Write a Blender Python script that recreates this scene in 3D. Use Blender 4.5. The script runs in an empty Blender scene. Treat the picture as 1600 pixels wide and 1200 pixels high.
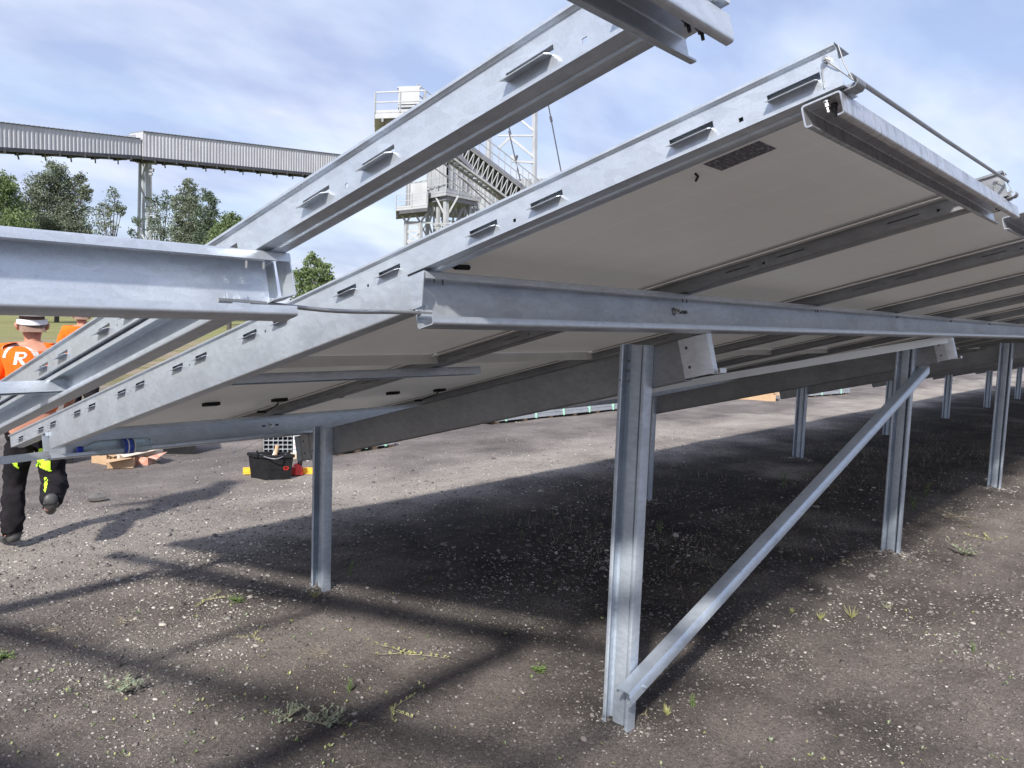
import bpy, math, random
import numpy as np
from mathutils import Vector, Matrix, noise as mnoise
from mathutils.bvhtree import BVHTree
random.seed(7); rng = np.random.default_rng(11)
PI = math.pi; rad = math.radians
scene = bpy.context.scene
COL = scene.collection
# ------------------------------------------------------------------ camera
HC = 1.8; FPX = 1210.1
yaw, pitch, roll = rad(47.536), rad(-4.959), rad(2.040)
_f = Vector((math.sin(yaw)*math.cos(pitch), math.cos(yaw)*math.cos(pitch), math.sin(pitch)))
_r = Vector((math.cos(yaw), -math.sin(yaw), 0)); _u = _r.cross(_f)
CR = math.cos(roll)*_r + math.sin(roll)*_u
CU = -math.sin(roll)*_r + math.cos(roll)*_u
CAMLOC = Vector((0, 0, HC))
cd = bpy.data.cameras.new('camera'); cam = bpy.data.objects.new('camera', cd); COL.objects.link(cam)
cd.sensor_width = 36; cd.lens = FPX/1600*36; cd.clip_start = 0.02; cd.clip_end = 6000
cam.matrix_world = Matrix(((CR.x, CU.x, -_f.x, 0), (CR.y, CU.y, -_f.y, 0), (CR.z, CU.z, -_f.z, HC), (0, 0, 0, 1)))
scene.camera = cam
# ------------------------------------------------------------------ light
SUN_L = Vector((1.20, 0.625, -1.0)).normalized()          # direction the light travels
sun_el = math.asin(-SUN_L.z); sun_az = math.atan2(-SUN_L.x, -SUN_L.y)   # clockwise from +Y
w = bpy.data.worlds.new('World'); scene.world = w; w.use_nodes = True
nt = w.node_tree; nt.nodes.clear(); N_ = nt.nodes.new; LK = nt.links.new
sky = N_('ShaderNodeTexSky'); sky.sky_type = 'NISHITA'; sky.sun_disc = False
sky.sun_elevation = sun_el; sky.sun_rotation = sun_az; sky.air_density = 1.0; sky.dust_density = 1.2; sky.ozone_density = 2.0
bg = N_('ShaderNodeBackground'); bg.inputs[1].default_value = 0.13
LK(sky.outputs[0], bg.inputs[0])
tc = N_('ShaderNodeTexCoord'); sp = N_('ShaderNodeSeparateXYZ'); LK(tc.outputs['Generated'], sp.inputs[0])
mz = N_('ShaderNodeMath'); mz.operation = 'MAXIMUM'; mz.inputs[1].default_value = 0.0; LK(sp.outputs[2], mz.inputs[0])
az = N_('ShaderNodeMath'); az.operation = 'ADD'; az.inputs[1].default_value = 0.30; LK(mz.outputs[0], az.inputs[0])
dx = N_('ShaderNodeMath'); dx.operation = 'DIVIDE'; LK(sp.outputs[0], dx.inputs[0]); LK(az.outputs[0], dx.inputs[1])
dy = N_('ShaderNodeMath'); dy.operation = 'DIVIDE'; LK(sp.outputs[1], dy.inputs[0]); LK(az.outputs[0], dy.inputs[1])
cb = N_('ShaderNodeCombineXYZ'); LK(dx.outputs[0], cb.inputs[0]); LK(dy.outputs[0], cb.inputs[1])
mp = N_('ShaderNodeMapping'); mp.inputs['Rotation'].default_value = (0, 0, rad(38)); mp.inputs['Scale'].default_value = (0.8, 1.2, 1)
mp.inputs['Location'].default_value = (3.1, 1.7, 0)
LK(cb.outputs[0], mp.inputs[0])
n1 = N_('ShaderNodeTexNoise'); n1.inputs['Scale'].default_value = 1.5; n1.inputs['Detail'].default_value = 9; n1.inputs['Roughness'].default_value = 0.55; n1.inputs['Distortion'].default_value = 0.6
LK(mp.outputs[0], n1.inputs[0])
rp = N_('ShaderNodeValToRGB'); rp.color_ramp.elements[0].position = 0.36; rp.color_ramp.elements[0].color = (0.55,)*3+(1,)
rp.color_ramp.elements[1].position = 0.62; rp.color_ramp.elements[1].color = (0.93,)*3+(1,)
LK(n1.outputs[0], rp.inputs[0])
n2 = N_('ShaderNodeTexNoise'); n2.inputs['Scale'].default_value = 2.6; n2.inputs['Detail'].default_value = 7; n2.inputs['Roughness'].default_value = 0.5
mp2 = N_('ShaderNodeMapping'); mp2.inputs['Location'].default_value = (7.3, 2.2, 0); mp2.inputs['Rotation'].default_value = (0, 0, rad(38)); mp2.inputs['Scale'].default_value = (0.8, 1.3, 1)
LK(cb.outputs[0], mp2.inputs[0]); LK(mp2.outputs[0], n2.inputs[0])
rp2 = N_('ShaderNodeValToRGB'); rp2.color_ramp.elements[0].position = 0.38; rp2.color_ramp.elements[0].color = (0.36, 0.41, 0.60, 1)
rp2.color_ramp.elements[1].position = 0.66; rp2.color_ramp.elements[1].color = (0.64, 0.68, 0.80, 1)
LK(n2.outputs[0], rp2.inputs[0])
bgc = N_('ShaderNodeBackground'); bgc.inputs[1].default_value = 0.95; LK(rp2.outputs[0], bgc.inputs[0])
mx = N_('ShaderNodeMixShader'); LK(rp.outputs[0], mx.inputs[0]); LK(bg.outputs[0], mx.inputs[1]); LK(bgc.outputs[0], mx.inputs[2])
wo = N_('ShaderNodeOutputWorld'); LK(mx.outputs[0], wo.inputs[0])
sl = bpy.data.lights.new('sun', 'SUN'); sl.energy = 4.5; sl.angle = rad(2.8); sl.color = (1.0, 0.95, 0.88)
so = bpy.data.objects.new('sun', sl); COL.objects.link(so)
so.rotation_euler = (-SUN_L).to_track_quat('Z', 'Y').to_euler(); so.location = (-20, -15, 30)
vs = scene.view_settings; vs.view_transform = 'Standard'; vs.look = 'None'; vs.gamma = 1; vs.exposure = 0.6
# ------------------------------------------------------------------ helpers
def V(x, y, d):                      # point seen at photo pixel x,y at forward distance d metres
    return CAMLOC + d*_f + CR*((x-800)/FPX*d) - CU*((y-600)/FPX*d)
def gp(x, y, z=0.0):                 # point of the ground seen at photo pixel
    r = V(x, y, 1)-CAMLOC
    return CAMLOC + r*((z-HC)/r.z)
T = rad(15.171); Z0 = 2.1836; cT, sT = math.cos(T), math.sin(T)
def TF(X, s, h): return Vector((X, s*cT+h*sT, Z0-s*sT+h*cT))     # table frame: along row, down the slope, normal to slope
def tag(o, label=None, cat=None, group=None, kind=None):
    if label: o['label'] = label
    if cat: o['category'] = cat
    if group: o['group'] = group
    if kind: o['kind'] = kind
    return o
def empty(name, loc, label=None, cat=None, group=None, rz=0):
    o = bpy.data.objects.new(name, None); COL.objects.link(o); o.location = loc; o.rotation_euler = (0, 0, rz)
    o.empty_display_size = 0.1
    return tag(o, label, cat, group)
def newell(ps):
    n = Vector((0, 0, 0))
    for i in range(len(ps)):
        a, b = ps[i], ps[(i+1) % len(ps)]
        n += Vector(((a.y-b.y)*(a.z+b.z), (a.z-b.z)*(a.x+b.x), (a.x-b.x)*(a.y+b.y)))
    return n
class MB:
    def __init__(s): s.v = []; s.f = []; s.m = []
    def add(s, vs, fs, mi=0):
        o = len(s.v); s.v += [Vector(v) for v in vs]; s.f += [tuple(o+i for i in f) for f in fs]; s.m += [mi]*len(fs)
    def hexa(s, p, mi=0):            # 8 corners, bottom loop then top loop
        s.add(p, [(3, 2, 1, 0), (4, 5, 6, 7), (0, 1, 5, 4), (1, 2, 6, 5), (2, 3, 7, 6), (3, 0, 4, 7)], mi)
    def box(s, a, b, mi=0, M=None):
        a, b = Vector(a), Vector(b)
        p = [Vector((x, y, z)) for z in (a.z, b.z) for x, y in ((a.x, a.y), (b.x, a.y), (b.x, b.y), (a.x, b.y))]
        if M: p = [M(q) for q in p]
        s.hexa(p, mi)
    def beam(s, a, b, w, h=None, up=(0, 0, 1), mi=0):
        a, b = Vector(a), Vector(b); h = h or w
        d = (b-a).normalized(); u = Vector(up)
        if abs(d.dot(u)) > .98: u = Vector((1, 0, 0))
        x = d.cross(u).normalized(); y = x.cross(d)
        x *= w/2; y *= h/2
        s.hexa([a-x-y, a+x-y, a+x+y, a-x+y, b-x-y, b+x-y, b+x+y, b-x+y], mi)
    def tube(s, pts, r, n=8, mi=0, caps=True):
        pts = [Vector(p) for p in pts]; rs = r if isinstance(r, (list, tuple)) else [r]*len(pts)
        rings = []; u = None
        for i, p in enumerate(pts):
            d = (pts[min(i+1, len(pts)-1)]-pts[max(i-1, 0)]).normalized()
            if u is None: u = d.orthogonal().normalized()
            u = (u-d*u.dot(d)).normalized(); x = d.cross(u)
            rings.append([p+(u*math.cos(2*PI*k/n)+x*math.sin(2*PI*k/n))*rs[i] for k in range(n)])
        o = len(s.v)
        for g in rings: s.v += g
        for i in range(len(rings)-1):
            for k in range(n):
                s.f.append((o+i*n+k, o+i*n+(k+1) % n, o+(i+1)*n+(k+1) % n, o+(i+1)*n+k)); s.m.append(mi)
        if caps:
            s.f.append(tuple(o+k for k in reversed(range(n)))); s.m.append(mi)
            s.f.append(tuple(o+(len(rings)-1)*n+k for k in range(n))); s.m.append(mi)
    def prism(s, loop, d, mi=0):     # closed planar loop extruded by vector d
        loop = [Vector(p) for p in loop]; d = Vector(d); n = len(loop)
        if newell(loop).dot(d) > 0: loop = loop[::-1]
        s.add(loop+[p+d for p in loop], [tuple(range(n)), tuple(n+i for i in reversed(range(n)))]+[(i, n+i, n+(i+1) % n, (i+1) % n) for i in range(n)], mi)
    def sheet(s, prof, t, fn, a, b, holes=None, mi=0):
        """folded metal sheet: open 2-D profile, thickness t, extruded from a to b by fn(u, v, w).
        holes = (segment index, [(w0, w1)]): openings through that segment of the profile."""
        n = len(prof); P = [Vector(p) for p in prof]
        off = []
        for i in range(n):
            ns = []
            if i > 0: e = (P[i]-P[i-1]).normalized(); ns.append(Vector((-e.y, e.x)))
            if i < n-1: e = (P[i+1]-P[i]).normalized(); ns.append(Vector((-e.y, e.x)))
            m = sum(ns, Vector((0, 0))).normalized(); off.append(m*(t/2)/max(.35, m.dot(ns[0])))
        hs = {}
        for seg, iv in (holes or []): hs.setdefault(seg, []).extend(iv)
        cuts = sorted({a, b} | {x for iv in hs.values() for ab in iv for x in ab})
        o = len(s.v); nw = len(cuts)
        for wv in cuts:
            for i in range(n):
                s.v.append(fn(P[i].x+off[i].x, P[i].y+off[i].y, wv)); s.v.append(fn(P[i].x-off[i].x, P[i].y-off[i].y, wv))
        I = lambda j, i, k: o+j*2*n+2*i+k
        def q(*f): s.f.append(f); s.m.append(mi)
        def isopen(seg, j): 
            if j < 0 or j >= nw-1 or seg < 0 or seg >= n-1: return None
            c = (cuts[j]+cuts[j+1])/2
            return any(x < c < y for x, y in hs.get(seg, []))
        for j in range(nw-1):
            for i in range(n-1):
                if isopen(i, j): continue
                q(I(j, i, 0), I(j, i+1, 0), I(j+1, i+1, 0), I(j+1, i, 0))
                q(I(j, i, 1), I(j+1, i, 1), I(j+1, i+1, 1), I(j, i+1, 1))
                if isopen(i-1, j) is not False: q(I(j, i, 0), I(j+1, i, 0), I(j+1, i, 1), I(j, i, 1))
                if isopen(i+1, j) is not False: q(I(j, i+1, 0), I(j, i+1, 1), I(j+1, i+1, 1), I(j+1, i+1, 0))
                if isopen(i, j-1) is not False: q(I(j, i, 0), I(j, i, 1), I(j, i+1, 1), I(j, i+1, 0))
                if isopen(i, j+1) is not False: q(I(j+1, i, 0), I(j+1, i+1, 0), I(j+1, i+1, 1), I(j+1, i, 1))
    def bolt(s, c, d, r=.008, l=.012, mi=0):
        c = Vector(c); d = Vector(d).normalized()
        s.tube([c, c+d*l], r, 6, mi); s.tube([c+d*l*.2, c-d*l*.15], r*1.5, 10, mi); s.tube([c+d*l, c+d*l*1.9], r*.5, 8, mi)
    def build(s, name, mats, parent=None, origin=None, smooth=True, angle=40):
        mats = mats if isinstance(mats, (list, tuple)) else [mats]
        og = Vector(origin) if origin is not None else Vector((0, 0, 0))
        if parent is not None and origin is None: og = Vector((0, 0, 0))
        me = bpy.data.meshes.new(name)
        me.from_pydata([v-og for v in s.v], [], s.f)
        for m in mats: me.materials.append(m)
        if len(mats) > 1: me.polygons.foreach_set('material_index', s.m)
        if smooth:
            me.shade_smooth(); me.set_sharp_from_angle(angle=rad(angle))
        me.update()
        o = bpy.data.objects.new(name, me); COL.objects.link(o)
        if parent is not None: o.parent = parent
        o.location = og
        return o
def rnd(pts, r, n=3):                # round the corners of an open profile
    P = [Vector(p) for p in pts]; out = [P[0]]
    for i in range(1, len(P)-1):
        a, b, c = P[i-1], P[i], P[i+1]
        k = min(r, (a-b).length*.45, (c-b).length*.45)
        p, q = b+(a-b).normalized()*k, b+(c-b).normalized()*k
        for j in range(n+1):
            t = j/n; out.append(p*(1-t)**2+b*2*t*(1-t)+q*t*t)
    out.append(P[-1]); return out
class Loc:                            # builds parts of a thing relative to its empty (translation only)
    def __init__(s, root): s.root = root; s.o = Vector(root.location)
    def part(s, mb, name, mat, **k):
        mb2 = mb; mb2.v = [v-s.o for v in mb.v]
        return mb2.build(name, mat, s.root, **k)
# ------------------------------------------------------------------ materials
def mat(name, base=(.5, .5, .5), rough=.5, metal=0.0, var=None, scale=6.0, detail=6, bump=0.0, bscale=60, rvar=0.0, stretch=None, spec=None, coord='Object', alpha=None):
    m = bpy.data.materials.new(name); m.use_nodes = True; t = m.node_tree; b = t.nodes['Principled BSDF']
    b.inputs['Base Color'].default_value = (*base, 1); b.inputs['Roughness'].default_value = rough; b.inputs['Metallic'].default_value = metal
    if spec is not None: b.inputs['Specular IOR Level'].default_value = spec
    tc = t.nodes.new('ShaderNodeTexCoord'); src = tc.outputs[coord]
    if stretch:
        mp = t.nodes.new('ShaderNodeMapping'); mp.inputs['Scale'].default_value = stretch; t.links.new(src, mp.inputs[0]); src = mp.outputs[0]
    if var:
        n = t.nodes.new('ShaderNodeTexNoise'); n.inputs['Scale'].default_value = scale; n.inputs['Detail'].default_value = detail; n.inputs['Roughness'].default_value = .6
        t.links.new(src, n.inputs[0])
        r = t.nodes.new('ShaderNodeValToRGB'); r.color_ramp.elements[0].position = .3; r.color_ramp.elements[1].position = .7
        r.color_ramp.elements[0].color = (*base, 1); r.color_ramp.elements[1].color = (*var, 1)
        t.links.new(n.outputs[0], r.inputs[0]); t.links.new(r.outputs[0], b.inputs['Base Color'])
        if rvar:
            mr = t.nodes.new('ShaderNodeMapRange'); mr.inputs['To Min'].default_value = rough-rvar; mr.inputs['To Max'].default_value = rough+rvar
            mr.inputs['From Min'].default_value = .3; mr.inputs['From Max'].default_value = .7
            t.links.new(n.outputs[0], mr.inputs[0]); t.links.new(mr.outputs[0], b.inputs['Roughness'])
    if bump:
        n = t.nodes.new('ShaderNodeTexNoise'); n.inputs['Scale'].default_value = bscale; n.inputs['Detail'].default_value = 4
        t.links.new(src, n.inputs[0])
        bp = t.nodes.new('ShaderNodeBump'); bp.inputs['Strength'].default_value = bump; bp.inputs['Distance'].default_value = .01
        t.links.new(n.outputs[0], bp.inputs['Height']); t.links.new(bp.outputs[0], b.inputs['Normal'])
    return m
M = {}
def zinc(name, a, b_, rough=.38, metal=.85, tint=1):
    """galvanised sheet: large soft blotches plus fine scratches and smudges"""
    m = mat(name, a, rough, metal, var=b_, scale=5, detail=8, rvar=.07)
    t = m.node_tree; b = t.nodes['Principled BSDF']
    geo = t.nodes.new('ShaderNodeNewGeometry')
    n = t.nodes.new('ShaderNodeTexNoise'); n.inputs['Scale'].default_value = 28; n.inputs['Detail'].default_value = 8; n.inputs['Roughness'].default_value = .7
    mp = t.nodes.new('ShaderNodeMapping'); mp.inputs['Scale'].default_value = (.25, .6, 1.2)
    t.links.new(geo.outputs['Position'], mp.inputs[0]); t.links.new(mp.outputs[0], n.inputs[0])
    r = t.nodes.new('ShaderNodeValToRGB'); r.color_ramp.elements[0].position = .3; r.color_ramp.elements[1].position = .72
    r.color_ramp.elements[0].color = (.78, .78, .8, 1); r.color_ramp.elements[1].color = (1, 1, 1, 1)
    t.links.new(n.outputs[0], r.inputs[0])
    mul = t.nodes.new('ShaderNodeMix'); mul.data_type = 'RGBA'; mul.blend_type = 'MULTIPLY'; mul.inputs[0].default_value = .5
    old = b.inputs['Base Color'].links[0].from_socket
    t.links.new(old, mul.inputs[6]); t.links.new(r.outputs[0], mul.inputs[7]); t.links.new(mul.outputs[2], b.inputs['Base Color'])
    n4 = t.nodes.new('ShaderNodeTexNoise'); n4.inputs['Scale'].default_value = 260; n4.inputs['Detail'].default_value = 3; t.links.new(geo.outputs['Position'], n4.inputs[0])
    n5 = t.nodes.new('ShaderNodeTexVoronoi'); n5.inputs['Scale'].default_value = 34; mp5 = t.nodes.new('ShaderNodeMapping'); mp5.inputs['Scale'].default_value = (1, 1, 2.2); t.links.new(geo.outputs['Position'], mp5.inputs[0]); t.links.new(mp5.outputs[0], n5.inputs[0])
    a4 = t.nodes.new('ShaderNodeMath'); a4.operation = 'MULTIPLY_ADD'; a4.inputs[1].default_value = .45; sh = t.nodes.new('ShaderNodeSeparateColor'); t.links.new(n5.outputs['Color'], sh.inputs[0]); t.links.new(sh.outputs[0], a4.inputs[0]); t.links.new(n4.outputs[0], a4.inputs[2])
    r4 = t.nodes.new('ShaderNodeMapRange'); r4.inputs['From Min'].default_value = .35; r4.inputs['From Max'].default_value = 1.0; r4.inputs['To Min'].default_value = .86; r4.inputs['To Max'].default_value = 1.04; t.links.new(a4.outputs[0], r4.inputs[0])
    m4 = t.nodes.new('ShaderNodeVectorMath'); m4.operation = 'SCALE'; t.links.new(mul.outputs[2], m4.inputs[0]); t.links.new(r4.outputs[0], m4.inputs['Scale']); t.links.new(m4.outputs[0], b.inputs['Base Color'])
    n3 = t.nodes.new('ShaderNodeTexNoise'); n3.inputs['Scale'].default_value = 9; n3.inputs['Detail'].default_value = 3
    t.links.new(geo.outputs['Position'], n3.inputs[0])
    bp = t.nodes.new('ShaderNodeBump'); bp.inputs['Strength'].default_value = .12; bp.inputs['Distance'].default_value = .01
    t.links.new(n3.outputs[0], bp.inputs['Height']); t.links.new(bp.outputs[0], b.inputs['Normal'])
    return m
M['zinc'] = zinc('galvanised_steel', (.56, .61, .67), (.645, .695, .75), rough=.36, metal=.65)
M['zinc_post'] = zinc('galvanised_post_steel', (.50, .57, .66), (.64, .71, .79), rough=.42, metal=.6)
M['zinc_dark'] = zinc('dark_galvanised_steel', (.27, .28, .29), (.38, .39, .40), rough=.45, metal=.75)
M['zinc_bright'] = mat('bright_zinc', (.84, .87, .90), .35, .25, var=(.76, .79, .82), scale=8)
M['zinc_clean'] = zinc('clean_galvanised_steel', (.64, .67, .70), (.76, .79, .82), rough=.4, metal=.45)
M['bolt'] = mat('bolt_steel', (.6, .6, .58), .3, .9, var=(.45, .45, .43), scale=40)
M['bolt_dark'] = mat('dark_bolt', (.08, .08, .09), .4, .6, var=(.12, .12, .12), scale=40)
M['alu'] = mat('panel_frame_aluminium', (.50, .48, .45), .45, .2, var=(.58, .56, .53), scale=8)
M['edge_light'] = mat('painted_edge_light', (.95, .94, .92), .5, 0, var=(.88, .87, .84), scale=8)  # white strips stand in for sunlight coming through at the panel edges
# ------------------------------------------------------------------ ground
def ground_mat():
    m = bpy.data.materials.new('dark_soil'); m.use_nodes = True; t = m.node_tree; b = t.nodes['Principled BSDF']; L = t.links.new; A = t.nodes.new
    b.inputs['Roughness'].default_value = .95; b.inputs['Specular IOR Level'].default_value = .25
    g = A('ShaderNodeNewGeometry'); P = g.outputs['Position']
    def noise(sc, det=6, ro=.6, st=(1, 1, 1), loc=(0, 0, 0)):
        mp = A('ShaderNodeMapping'); mp.inputs['Scale'].default_value = st; mp.inputs['Location'].default_value = loc; L(P, mp.inputs[0])
        n = A('ShaderNodeTexNoise'); n.inputs['Scale'].default_value = sc; n.inputs['Detail'].default_value = det; n.inputs['Roughness'].default_value = ro
        L(mp.outputs[0], n.inputs[0]); return n.outputs[0]
    def ramp(src, p0, c0, p1, c1):
        r = A('ShaderNodeValToRGB'); e = r.color_ramp.elements; e[0].position = p0; e[1].position = p1
        e[0].color = (*c0, 1) if isinstance(c0, tuple) else (c0, c0, c0, 1); e[1].color = (*c1, 1) if isinstance(c1, tuple) else (c1, c1, c1, 1)
        L(src, r.inputs[0]); return r.outputs[0]
    def mix(f, a, b_, mode='MIX'):
        x = A('ShaderNodeMix'); x.data_type = 'RGBA'; x.blend_type = mode
        if isinstance(f, float): x.inputs[0].default_value = f
        else: L(f, x.inputs[0])
        for i, v in ((6, a), (7, b_)):
            if isinstance(v, tuple): x.inputs[i].default_value = (*v, 1)
            else: L(v, x.inputs[i])
        return x.outputs[2]
    def math_(op, a, b_=None):
        x = A('ShaderNodeMath'); x.operation = op
        for i, v in enumerate((a, b_)):
            if v is None: continue
            if isinstance(v, (int, float)): x.inputs[i].default_value = v
            else: L(v, x.inputs[i])
        return x.outputs[0]
    sx = A('ShaderNodeSeparateXYZ'); L(P, sx.inputs[0]); X, Y = sx.outputs[0], sx.outputs[1]
    soil = ramp(noise(1.3, 8), .35, (.100, .090, .088), .66, (.265, .243, .233))
    fine = ramp(noise(55, 6, .75), .3, .45, .72, 1.35)
    soil = mix(1.0, soil, fine, 'MULTIPLY')
    soil = mix(1.0, soil, ramp(noise(210, 3, .8), .32, (.45, .45, .45), .70, (1.7, 1.66, 1.6)), 'MULTIPLY')
    # dark soil under the row, with the panels' shade deepened in its colour
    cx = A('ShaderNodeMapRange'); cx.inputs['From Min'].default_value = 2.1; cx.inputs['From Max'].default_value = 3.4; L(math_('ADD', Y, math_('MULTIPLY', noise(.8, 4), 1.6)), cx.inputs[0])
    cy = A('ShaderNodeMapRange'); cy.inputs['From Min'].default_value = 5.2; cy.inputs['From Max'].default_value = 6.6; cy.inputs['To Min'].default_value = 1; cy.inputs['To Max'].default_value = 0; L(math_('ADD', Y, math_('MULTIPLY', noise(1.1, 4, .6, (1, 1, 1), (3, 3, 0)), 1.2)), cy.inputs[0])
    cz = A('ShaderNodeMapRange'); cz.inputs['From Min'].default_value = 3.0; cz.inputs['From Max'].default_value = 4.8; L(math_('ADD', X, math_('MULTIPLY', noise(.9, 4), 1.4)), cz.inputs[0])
    soil_shade = math_('MULTIPLY', math_('MULTIPLY', cx.outputs[0], cy.outputs[0]), cz.outputs[0])
    soil = mix(math_('MULTIPLY', soil_shade, .86), soil, mix(1.0, ramp(noise(2.6, 6), .35, (.017, .014, .016), .7, (.058, .046, .039)), fine, 'MULTIPLY'))
    # pale crushed grit lying in patches and in a band along the row
    band = A('ShaderNodeMapRange'); band.inputs['From Min'].default_value = 4.9; band.inputs['From Max'].default_value = 6.0; L(Y, band.inputs[0])
    band2 = A('ShaderNodeMapRange'); band2.inputs['From Min'].default_value = 6.6; band2.inputs['From Max'].default_value = 7.6; band2.inputs['To Min'].default_value = 1; band2.inputs['To Max'].default_value = .0; L(Y, band2.inputs[0])
    bb = math_('MULTIPLY', band.outputs[0], band2.outputs[0])
    patch = noise(.62, 5, .55, (1, 1, 1), (4.2, 1.3, 0))
    amt = math_('ADD', math_('MULTIPLY', bb, .30), patch)
    speck = noise(95, 4, .8)
    grit = ramp(math_('ADD', math_('MULTIPLY', amt, .55), math_('MULTIPLY', speck, .55)), .605, 0.0, .69, 1.0)
    col = mix(math_('MULTIPLY', grit, .8), soil, ramp(noise(140, 3, .7), .3, (.24, .22, .20), .7, (.52, .485, .44)))
    # trodden grey track beyond the row
    tr = A('ShaderNodeMapRange'); tr.inputs['From Min'].default_value = 7.4; tr.inputs['From Max'].default_value = 9.6; L(math_('ADD', Y, math_('MULTIPLY', noise(.5, 3), 1.5)), tr.inputs[0])
    trc = ramp(noise(.35, 7, .6, (.5, 1.6, 1)), .3, (.19, .172, .168), .7, (.29, .267, .257))
    trc = mix(1.0, trc, ramp(noise(38, 5, .8), .3, .72, .7, 1.18), 'MULTIPLY')
    trc = mix(1.0, trc, ramp(noise(1.1, 6, .65, (.35, 1.7, 1), (2, 9, 0)), .34, .62, .66, 1.14), 'MULTIPLY')
    col = mix(math_('MULTIPLY', tr.outputs[0], .82), col, trc)
    col = mix(1.0, col, ramp(noise(.85, 6, .7, (.6, 1.2, 1), (5, 2, 0)), .36, (.72, .70, .70), .66, (1.20, 1.17, 1.14)), 'MULTIPLY')
    # rough grass and bare strips farther off
    gr = A('ShaderNodeMapRange'); gr.inputs['From Min'].default_value = 17; gr.inputs['From Max'].default_value = 24; L(math_('ADD', Y, math_('MULTIPLY', noise(.12, 3), 8)), gr.inputs[0])
    gc = mix(ramp(noise(.5, 6, .6, (.4, 2.2, 1)), .42, 0.0, .58, 1.0), (.20, .19, .075), (.34, .27, .21))
    gc = mix(1.0, gc, ramp(noise(4, 8, .8), .3, .6, .7, 1.25), 'MULTIPLY')
    col = mix(gr.outputs[0], col, gc)
    g2 = A('ShaderNodeMapRange'); g2.inputs['From Min'].default_value = 34; g2.inputs['From Max'].default_value = 46; L(Y, g2.inputs[0])
    gf = mix(ramp(noise(.4, 8, .75, (.6, 1.5, 1)), .35, 0.0, .65, 1.0), (.17, .18, .06), (.27, .26, .12))
    col = mix(g2.outputs[0], col, gf)
    L(col, b.inputs['Base Color'])
    h = math_('ADD', math_('ADD', math_('MULTIPLY', noise(40, 8, .8), 1.0), math_('MULTIPLY', noise(130, 4, .8), .5)), math_('MULTIPLY', noise(9, 5), 1.5))
    bp = A('ShaderNodeBump'); bp.inputs['Strength'].default_value = .9; bp.inputs['Distance'].default_value = .025; L(h, bp.inputs['Height']); L(bp.outputs[0], b.inputs['Normal'])
    return m
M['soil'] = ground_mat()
def gh(x, y):                         # height of the ground near the camera
    d = math.hypot(x, y)
    k = max(0, min(1, (26-d)/8))
    if k == 0: return 0.0
    v = Vector((x, y, 0))
    a = mnoise.noise(v*.9+Vector((3, 7, 0)))*.022+mnoise.noise(v*3.1)*.009+mnoise.noise(v*9.0)*.0045
    for px_ in (2.79, 6.59, 10.39):
        for py_ in (1.84, 4.165):
            q = (x-px_)**2+(y-py_)**2
            if q < .25: a += .022*math.exp(-q/.012)*(1+.6*mnoise.noise(v*17))
    if d < 9: a += abs(mnoise.noise(v*21))*.006+mnoise.noise(v*45)*.0022
    return a*k
def make_ground():
    xs = list(np.arange(-1.0, 10.0, .04)); x = 10.0; st = .04
    while x < 3000: xs.append(x); x += st; st *= 1.09
    x = -1.0; st = .06; pre = []
    while x > -3000: x -= st; pre.append(x); st *= 1.25
    xs = pre[::-1]+xs
    ys = list(np.arange(0.4, 8.6, .04)); y = 8.6; st = .04
    while y < 3000: ys.append(y); y += st; st *= 1.09
    y = .4; st = .06; pre = []
    while y > -3000: y -= st; pre.append(y); st *= 1.25
    ys = pre[::-1]+ys
    nx, ny = len(xs), len(ys)
    vs = np.zeros((ny, nx, 3))
    for j, yy in enumerate(ys):
        for i, xx in enumerate(xs):
            vs[j, i] = (xx, yy, gh(xx, yy))
    idx = np.arange(nx*ny).reshape(ny, nx)
    f = np.stack([idx[:-1, :-1], idx[:-1, 1:], idx[1:, 1:], idx[1:, :-1]], -1).reshape(-1, 4)
    me = bpy.data.meshes.new('ground'); me.vertices.add(nx*ny); me.vertices.foreach_set('co', vs.ravel())
    me.loops.add(f.size); me.loops.foreach_set('vertex_index', f.ravel().astype(np.int32))
    me.polygons.add(len(f)); me.polygons.foreach_set('loop_start', np.arange(0, f.size, 4, dtype=np.int32))
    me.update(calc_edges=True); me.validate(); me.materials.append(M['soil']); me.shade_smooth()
    o = bpy.data.objects.new('ground', me); COL.objects.link(o); tag(o, kind='structure'); return o
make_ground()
# ------------------------------------------------------------------ steel racks
PITCH, BAY, NB = 1.30, 3.80, 22
XR0 = 1.32; XEND = XR0+PITCH*NB+.064
RAILP = rnd([(.064, .165), (.064, .1385), (.036, .1385), (.0355, .1440), (0, .1440)], .0015, 2)
RAILP = [tuple(p) for p in RAILP]
seg0 = len(RAILP)
RAILP += [(0, .1560), (0, .1640), (0, .1680), (0, .1810), (0, .2050), (-.0012, .2058), (-.0012, .2070), (-.006, .2085), (-.009, .2105), (-.009, .2145), (-.006, .2160), (.064, .2160)]
SEG_ROUND, SEG_SLOT = seg0, seg0+2
pairs = [.654+.564*k for k in range(9)]
slots = [(p+d-.047, p+d+.047) for p in pairs for d in (-.1, .1) if p+d < 5.2]
SA, SB = .474, 5.27
def rail_mb(X0, back=True, inner=False):
    b = MB()
    b.sheet(RAILP, .0022, lambda u, v, w: TF(X0+u, w, v), SA, SB, [(SEG_SLOT-1 if inner else SEG_SLOT, slots), (SEG_ROUND, [(p-.0045, p+.0045) for p in pairs])])
    if back: b.sheet([(.016, .1455), (.016, .2140)], .002, lambda u, v, w: TF(X0+u, w, v), SA+.03, SB-.002)
    for a, c in ([] if inner else slots):
        b.sheet([(0.0, .1678), (-.008, .1672), (-.021, .1635)], .0016, lambda u, v, w: TF(X0+u, w, v), a+.004, c-.002)
    return b
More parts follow.
